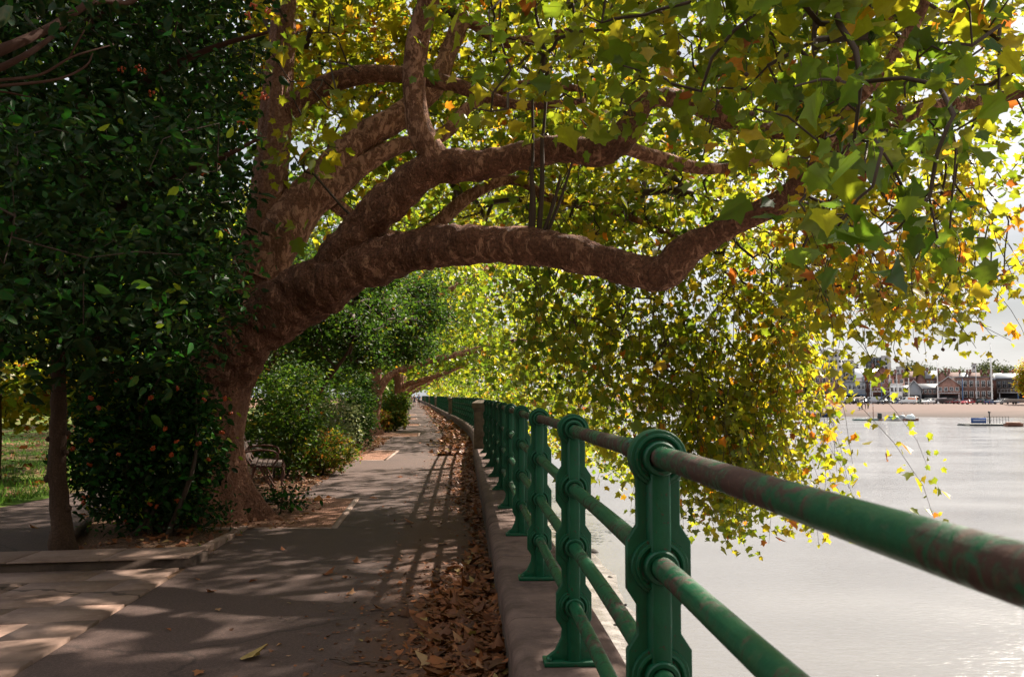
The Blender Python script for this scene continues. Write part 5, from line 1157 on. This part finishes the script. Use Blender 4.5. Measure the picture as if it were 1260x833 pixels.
# flagpoles and masts
for px, d, yt, r_, mt, lab in ((1219.5, 262, 423, .22, WPAINT, 'tallest white mast standing on the slipway'), (1153, 274, 440, .14, WPAINT, 'white flagpole beside the white roofed gabled boathouse'), (1200.5, 272, 452, .12, BALC, 'grey pole in front of the flat roofed brick boathouse'), (1070.5, 276, 460, .16, BALC, 'grey mast left of the gabled brick boathouse'), (1094.5, 274, 458, .13, WPAINT, 'white pole in front of the gabled boathouse right edge'), (1103, 276, 460, .12, BALC, 'thin grey pole over the white porch'), (1117.5, 276, 461, .14, WPAINT, 'white pole left of the little gabled boathouse'), (1084, 272, 464, .12, BLUEP, 'blue pole before the boathouse balcony'), (1183.5, 270, 466, .17, BLUEP, 'blue post left of the flat roofed brick boathouse'), (1251.5, 272, 464, .17, BLUEP, 'blue post before the timber clubhouse')):
    p = np.array(far(px, d)); zt = CAMZ + (486.5 - yt) / F * d - p[2]
    o = empty('flagpole', p, 0, lab, 'pole', 'poles along the far embankment'); MB().lathe([(r_, -.3), (r_, zt * .5), (r_ * .6, zt), (0, zt)], sides=10).build('pole', mt, o); MB().lathe([(0, zt + .25), (r_ * .9, zt + .12), (0, zt)], sides=8).lathe([(r_ * 2, 0), (r_ * 2, .3), (r_, .35)], sides=10).build('fittings', mt, o)
# pontoons and boats
RUST = plain('rusty_steel', (.16, .07, .045), .8); TEAL = plain('faded_teal', (.14, .22, .21), .6); BLKS = plain('black_pontoon', (.025, .03, .03), .6); CLEAR = plain('boat_cover', (.45, .50, .52), .3)
def waterat(px, d, dz=0): return np.array(((px - CX) / F * d, d, WZ + dz))
p = waterat(1091, 184); pt = empty('pontoon', p, R(-4), 'long low brown pontoon moored off the far beach with small boats on it', 'pontoon')
MB().box((.5, 0, .12), (10.5, 2.2, .34)).build('deck', RUST, pt, bevel=.04); MB().prism([(-6.0, -.9), (-4.6, -.9), (-4.6, .9), (-6.0, .9), (-6.4, 0)], .0, .32, 'xy').build('float', TEAL, pt)
m = MB()
for i in range(6): m.box((-3.5 + i * 1.7, .95, .95), (.06, .06, 1.3))
m.box((.7, .95, 1.55), (8.6, .05, .05)); m.build('handrail', BALC, pt); MB().box((-1.7, -.2, .9), (.75, .4, 1.15)).box((-1.7, -.2, .32), (1.0, .6, .08)).build('locker', BLKS, pt, bevel=.03)
o = empty('mast_post', waterat(1073, 184), 0, 'thin reddish mooring post rising from the left of the pontoon', 'post'); MB().lathe([(.09, -1), (.07, 3.4), (.0, 3.42)], sides=8).build('shaft', RUST, o); MB().lathe([(.12, 2.9), (.12, 3.1)], sides=8).build('band', WPAINT, o)
o = empty('rowing_boat', waterat(1064, 183), R(3), 'slim teal rowing boat lying left of the pontoon', 'boat'); hull_mesh(5.5, .9, .4).build('hull', TEAL, o, loc=(0, 0, -.1)); MB().box((-.5, 0, .25), (.25, .8, .05)).box((.7, 0, .27), (.25, .7, .05)).build('thwart', WPAINT, o)
def launch(px, d, rz, label, L, hullm, topm, ch, group='boats on the river', dz=-.12):
    o = empty('motor_boat', waterat(px, d, dz), rz, label, 'boat', group); hull_mesh(L, L * .36, L * .17).build('hull', hullm, o)
    MB().lathe([(L * .30, 0), (L * .28, ch * .6), (L * .18, ch * .95), (0, ch)], (0, 0, 0), sides=16).build('cover', topm, o, loc=(-L * .08, 0, L * .15), smooth=True)
    MB().box((L * .18, 0, L * .22), (.1, L * .26, .5)).build('windscreen', GLASS, o); return o
launch(1096, 181, R(170), 'white motor boat with pale teal cover alongside the pontoon', 3.6, WPAINT, TEAL, .6)
launch(1109, 182.5, R(20), 'small grey motor boat with dark cover beside the pontoon', 2.6, BALC, GREYP, .9)
launch(1120, 181, R(5), 'rounded boat under a clear domed cover at the pontoon right end', 3.0, RUST, CLEAR, .95)
launch(1012, 212, R(175), 'blue covered boat on the water behind the hanging leaves', 4.6, NAVB := plain('navy_cover', (.02, .05, .16), .5), NAVB, .6)
p = waterat(1212, 152); pt = empty('pontoon', p, R(-2), 'dark floating landing stage with blue banner and rails on the river', 'pontoon')
MB().box((0, 0, .15), (8.6, 2.4, .36)).box((-3.7, -.3, .02), (1.6, 2.6, .3)).build('deck', BLKS, pt, bevel=.04)
bn = MB().box((-1.9, -1.12, .88), (2.5, .06, .92)).build('banner', plain('banner_blue', (.03, .07, .22), .6), pt)
m = MB(); xs = -2.8
for i, wd in enumerate((.16, .12, .2, .1, .16, .22, .12, .18, .1, .2)): m.box((xs + wd / 2, -1.156, .90 + .02 * math.sin(i * 3)), (wd, .012, .17)); xs += wd + .045
m.build('lettering', plain('banner_letters', (.5, .52, .56), .6), bn)
m = MB()
for i in range(9): m.box((.1 + i * .5, .9, .9), (.05, .05, 1.25))
m.box((2.1, .9, 1.5), (4.1, .04, .04)).box((2.1, .9, 1.0), (4.1, .04, .04)); m.build('handrail', BLKS, pt); MB().lathe([(.10, -1), (.10, 2.1), (.2, 2.15), (.2, 2.4), (0, 2.45)], (.35, -.2, 0), sides=8).build('mooring_post', BLKS, pt)
o = empty('barge', waterat(1246, 148), R(2), 'short rust brown barge at the right end of the landing stage', 'barge'); hull_mesh(3.0, 1.8, .55).build('hull', RUST, o, loc=(0, 0, -.1)); MB().prism([(-1.3, .42), (.9, .42), (.6, .72), (-1.1, .72)], -.6, .6).build('hatch_cover', plain('hatch_brown', (.22, .11, .07), .7), o)
# trees of the far bank
loose_tree('willow_tree', 'yellow green willow hanging in at the right edge of the far bank', far(1268, 252), [np.array(far(1268, 252)) + v for v in ((0, 0, -.3), (0, 0, 3), (.2, 0, 7), (0, 0, 11))], [.45, .38, .25, .08], [np.array(far(1268, 252)) + v for v in ((0, 0, 9.5), (-1.6, -.5, 7.2), (1, -1, 6), (-2.1, -.6, 5.0))], [(3, 3, 3), (2.2, 2, 2.6), (2.5, 2, 2.5), (1.4, 1.2, 1.9)], 200, .42, .64, M_PLANE, nl=12, T=T_FAR, keepz=3.0)
for i in range(34):
    px = 985 + i * 9.2 + rh.uniform(-3, 3); d = rh.uniform(520, 640); b = np.array(far(px, d)); hh = rh.uniform(9, 14) + (5 if 14 <= i <= 17 or 24 <= i <= 27 else 0)
    loose_tree('distant_tree', 'hazy green tree on the skyline behind the far roofs', b, [b + [0, 0, -.3], b + [0, 0, hh * .4], b + [0, 0, hh * .8]], [.5, .4, .1], [b + [0, 0, hh * .62], b + [2.5, 0, hh * .5]], [(5, 4, hh * .36), (4, 3, hh * .3)], 70, 1.1, .35 + rh.uniform(-.08, .1), M_FART, nl=9, T=T_FAR, group='trees on the far skyline', keepz=0)
# ------------------------------------------------------------------ sky and sun
SUN_AZ, SUN_EL = R(44), R(42)                                        # azimuth to the right of straight ahead
w = bpy.data.worlds.new('World'); sc.world = w; w.use_nodes = True; nt = w.node_tree; nt.nodes.clear()
out = nt.nodes.new('ShaderNodeOutputWorld'); bg = nt.nodes.new('ShaderNodeBackground'); bg.inputs['Strength'].default_value = .1
sky = nt.nodes.new('ShaderNodeTexSky'); sky.sky_type = 'NISHITA'; sky.sun_disc = False; sky.sun_elevation = SUN_EL; sky.sun_rotation = SUN_AZ; sky.dust_density = 2.0
tc = nt.nodes.new('ShaderNodeTexCoord'); mp = nt.nodes.new('ShaderNodeMapping'); mp.inputs['Scale'].default_value = (1, 1, 5)
nz = nt.nodes.new('ShaderNodeTexNoise'); nz.inputs['Scale'].default_value = 2.6; nz.inputs['Detail'].default_value = 7; nz.inputs['Roughness'].default_value = .55
cr = nt.nodes.new('ShaderNodeValToRGB'); e = cr.color_ramp.elements; e[0].position = .36; e[0].color = (1.3, 1.34, 1.4, 1); e[1].position = .62; e[1].color = (2.12, 2.15, 2.2, 1)
mx = nt.nodes.new('ShaderNodeMix'); mx.data_type = 'RGBA'; mx.inputs[0].default_value = .94
nt.links.new(tc.outputs['Generated'], mp.inputs['Vector']); nt.links.new(mp.outputs['Vector'], nz.inputs['Vector']); nt.links.new(nz.outputs['Fac'], cr.inputs['Fac'])
nt.links.new(sky.outputs['Color'], mx.inputs[6]); sp = nt.nodes.new('ShaderNodeSeparateXYZ'); nt.links.new(tc.outputs['Generated'], sp.inputs[0])
ov = nt.nodes.new('ShaderNodeMapRange'); ov.inputs['From Min'].default_value = 0; ov.inputs['From Max'].default_value = 1; ov.inputs['To Min'].default_value = 1.0; ov.inputs['To Max'].default_value = 2.3; nt.links.new(sp.outputs[2], ov.inputs['Value'])
ml = nt.nodes.new('ShaderNodeMix'); ml.data_type = 'RGBA'; ml.blend_type = 'MULTIPLY'; ml.inputs[0].default_value = 1; nt.links.new(cr.outputs['Color'], ml.inputs[6]); nt.links.new(ov.outputs['Result'], ml.inputs[7])
nt.links.new(ml.outputs[2], mx.inputs[7]); nt.links.new(mx.outputs[2], bg.inputs['Color']); nt.links.new(bg.outputs[0], out.inputs['Surface'])
sl = bpy.data.lights.new('sun', 'SUN'); sl.energy = 5.0; sl.angle = R(.8); sl.color = (1, .91, .78)
so = bpy.data.objects.new('sun', sl); COL.objects.link(so)
sv = Vector((math.sin(SUN_AZ) * math.cos(SUN_EL), math.cos(SUN_AZ) * math.cos(SUN_EL), math.sin(SUN_EL))); so.rotation_euler = sv.to_track_quat('Z', 'Y').to_euler()
so.location = (30, 30, 40)
# ------------------------------------------------------------------ view and render settings
vs = sc.view_settings; vs.view_transform = 'Standard'; vs.look = 'None'; vs.exposure = 1.8; vs.gamma = 1; vs.use_curve_mapping = False
c = sc.cycles; c.max_bounces = 9; c.diffuse_bounces = 6; c.glossy_bounces = 2; c.transmission_bounces = 4; c.transparent_max_bounces = 4; c.use_denoising = True; c.use_adaptive_sampling = True; c.adaptive_threshold = .02
c.caustics_reflective = False; c.caustics_refractive = False; c.sample_clamp_indirect = 6
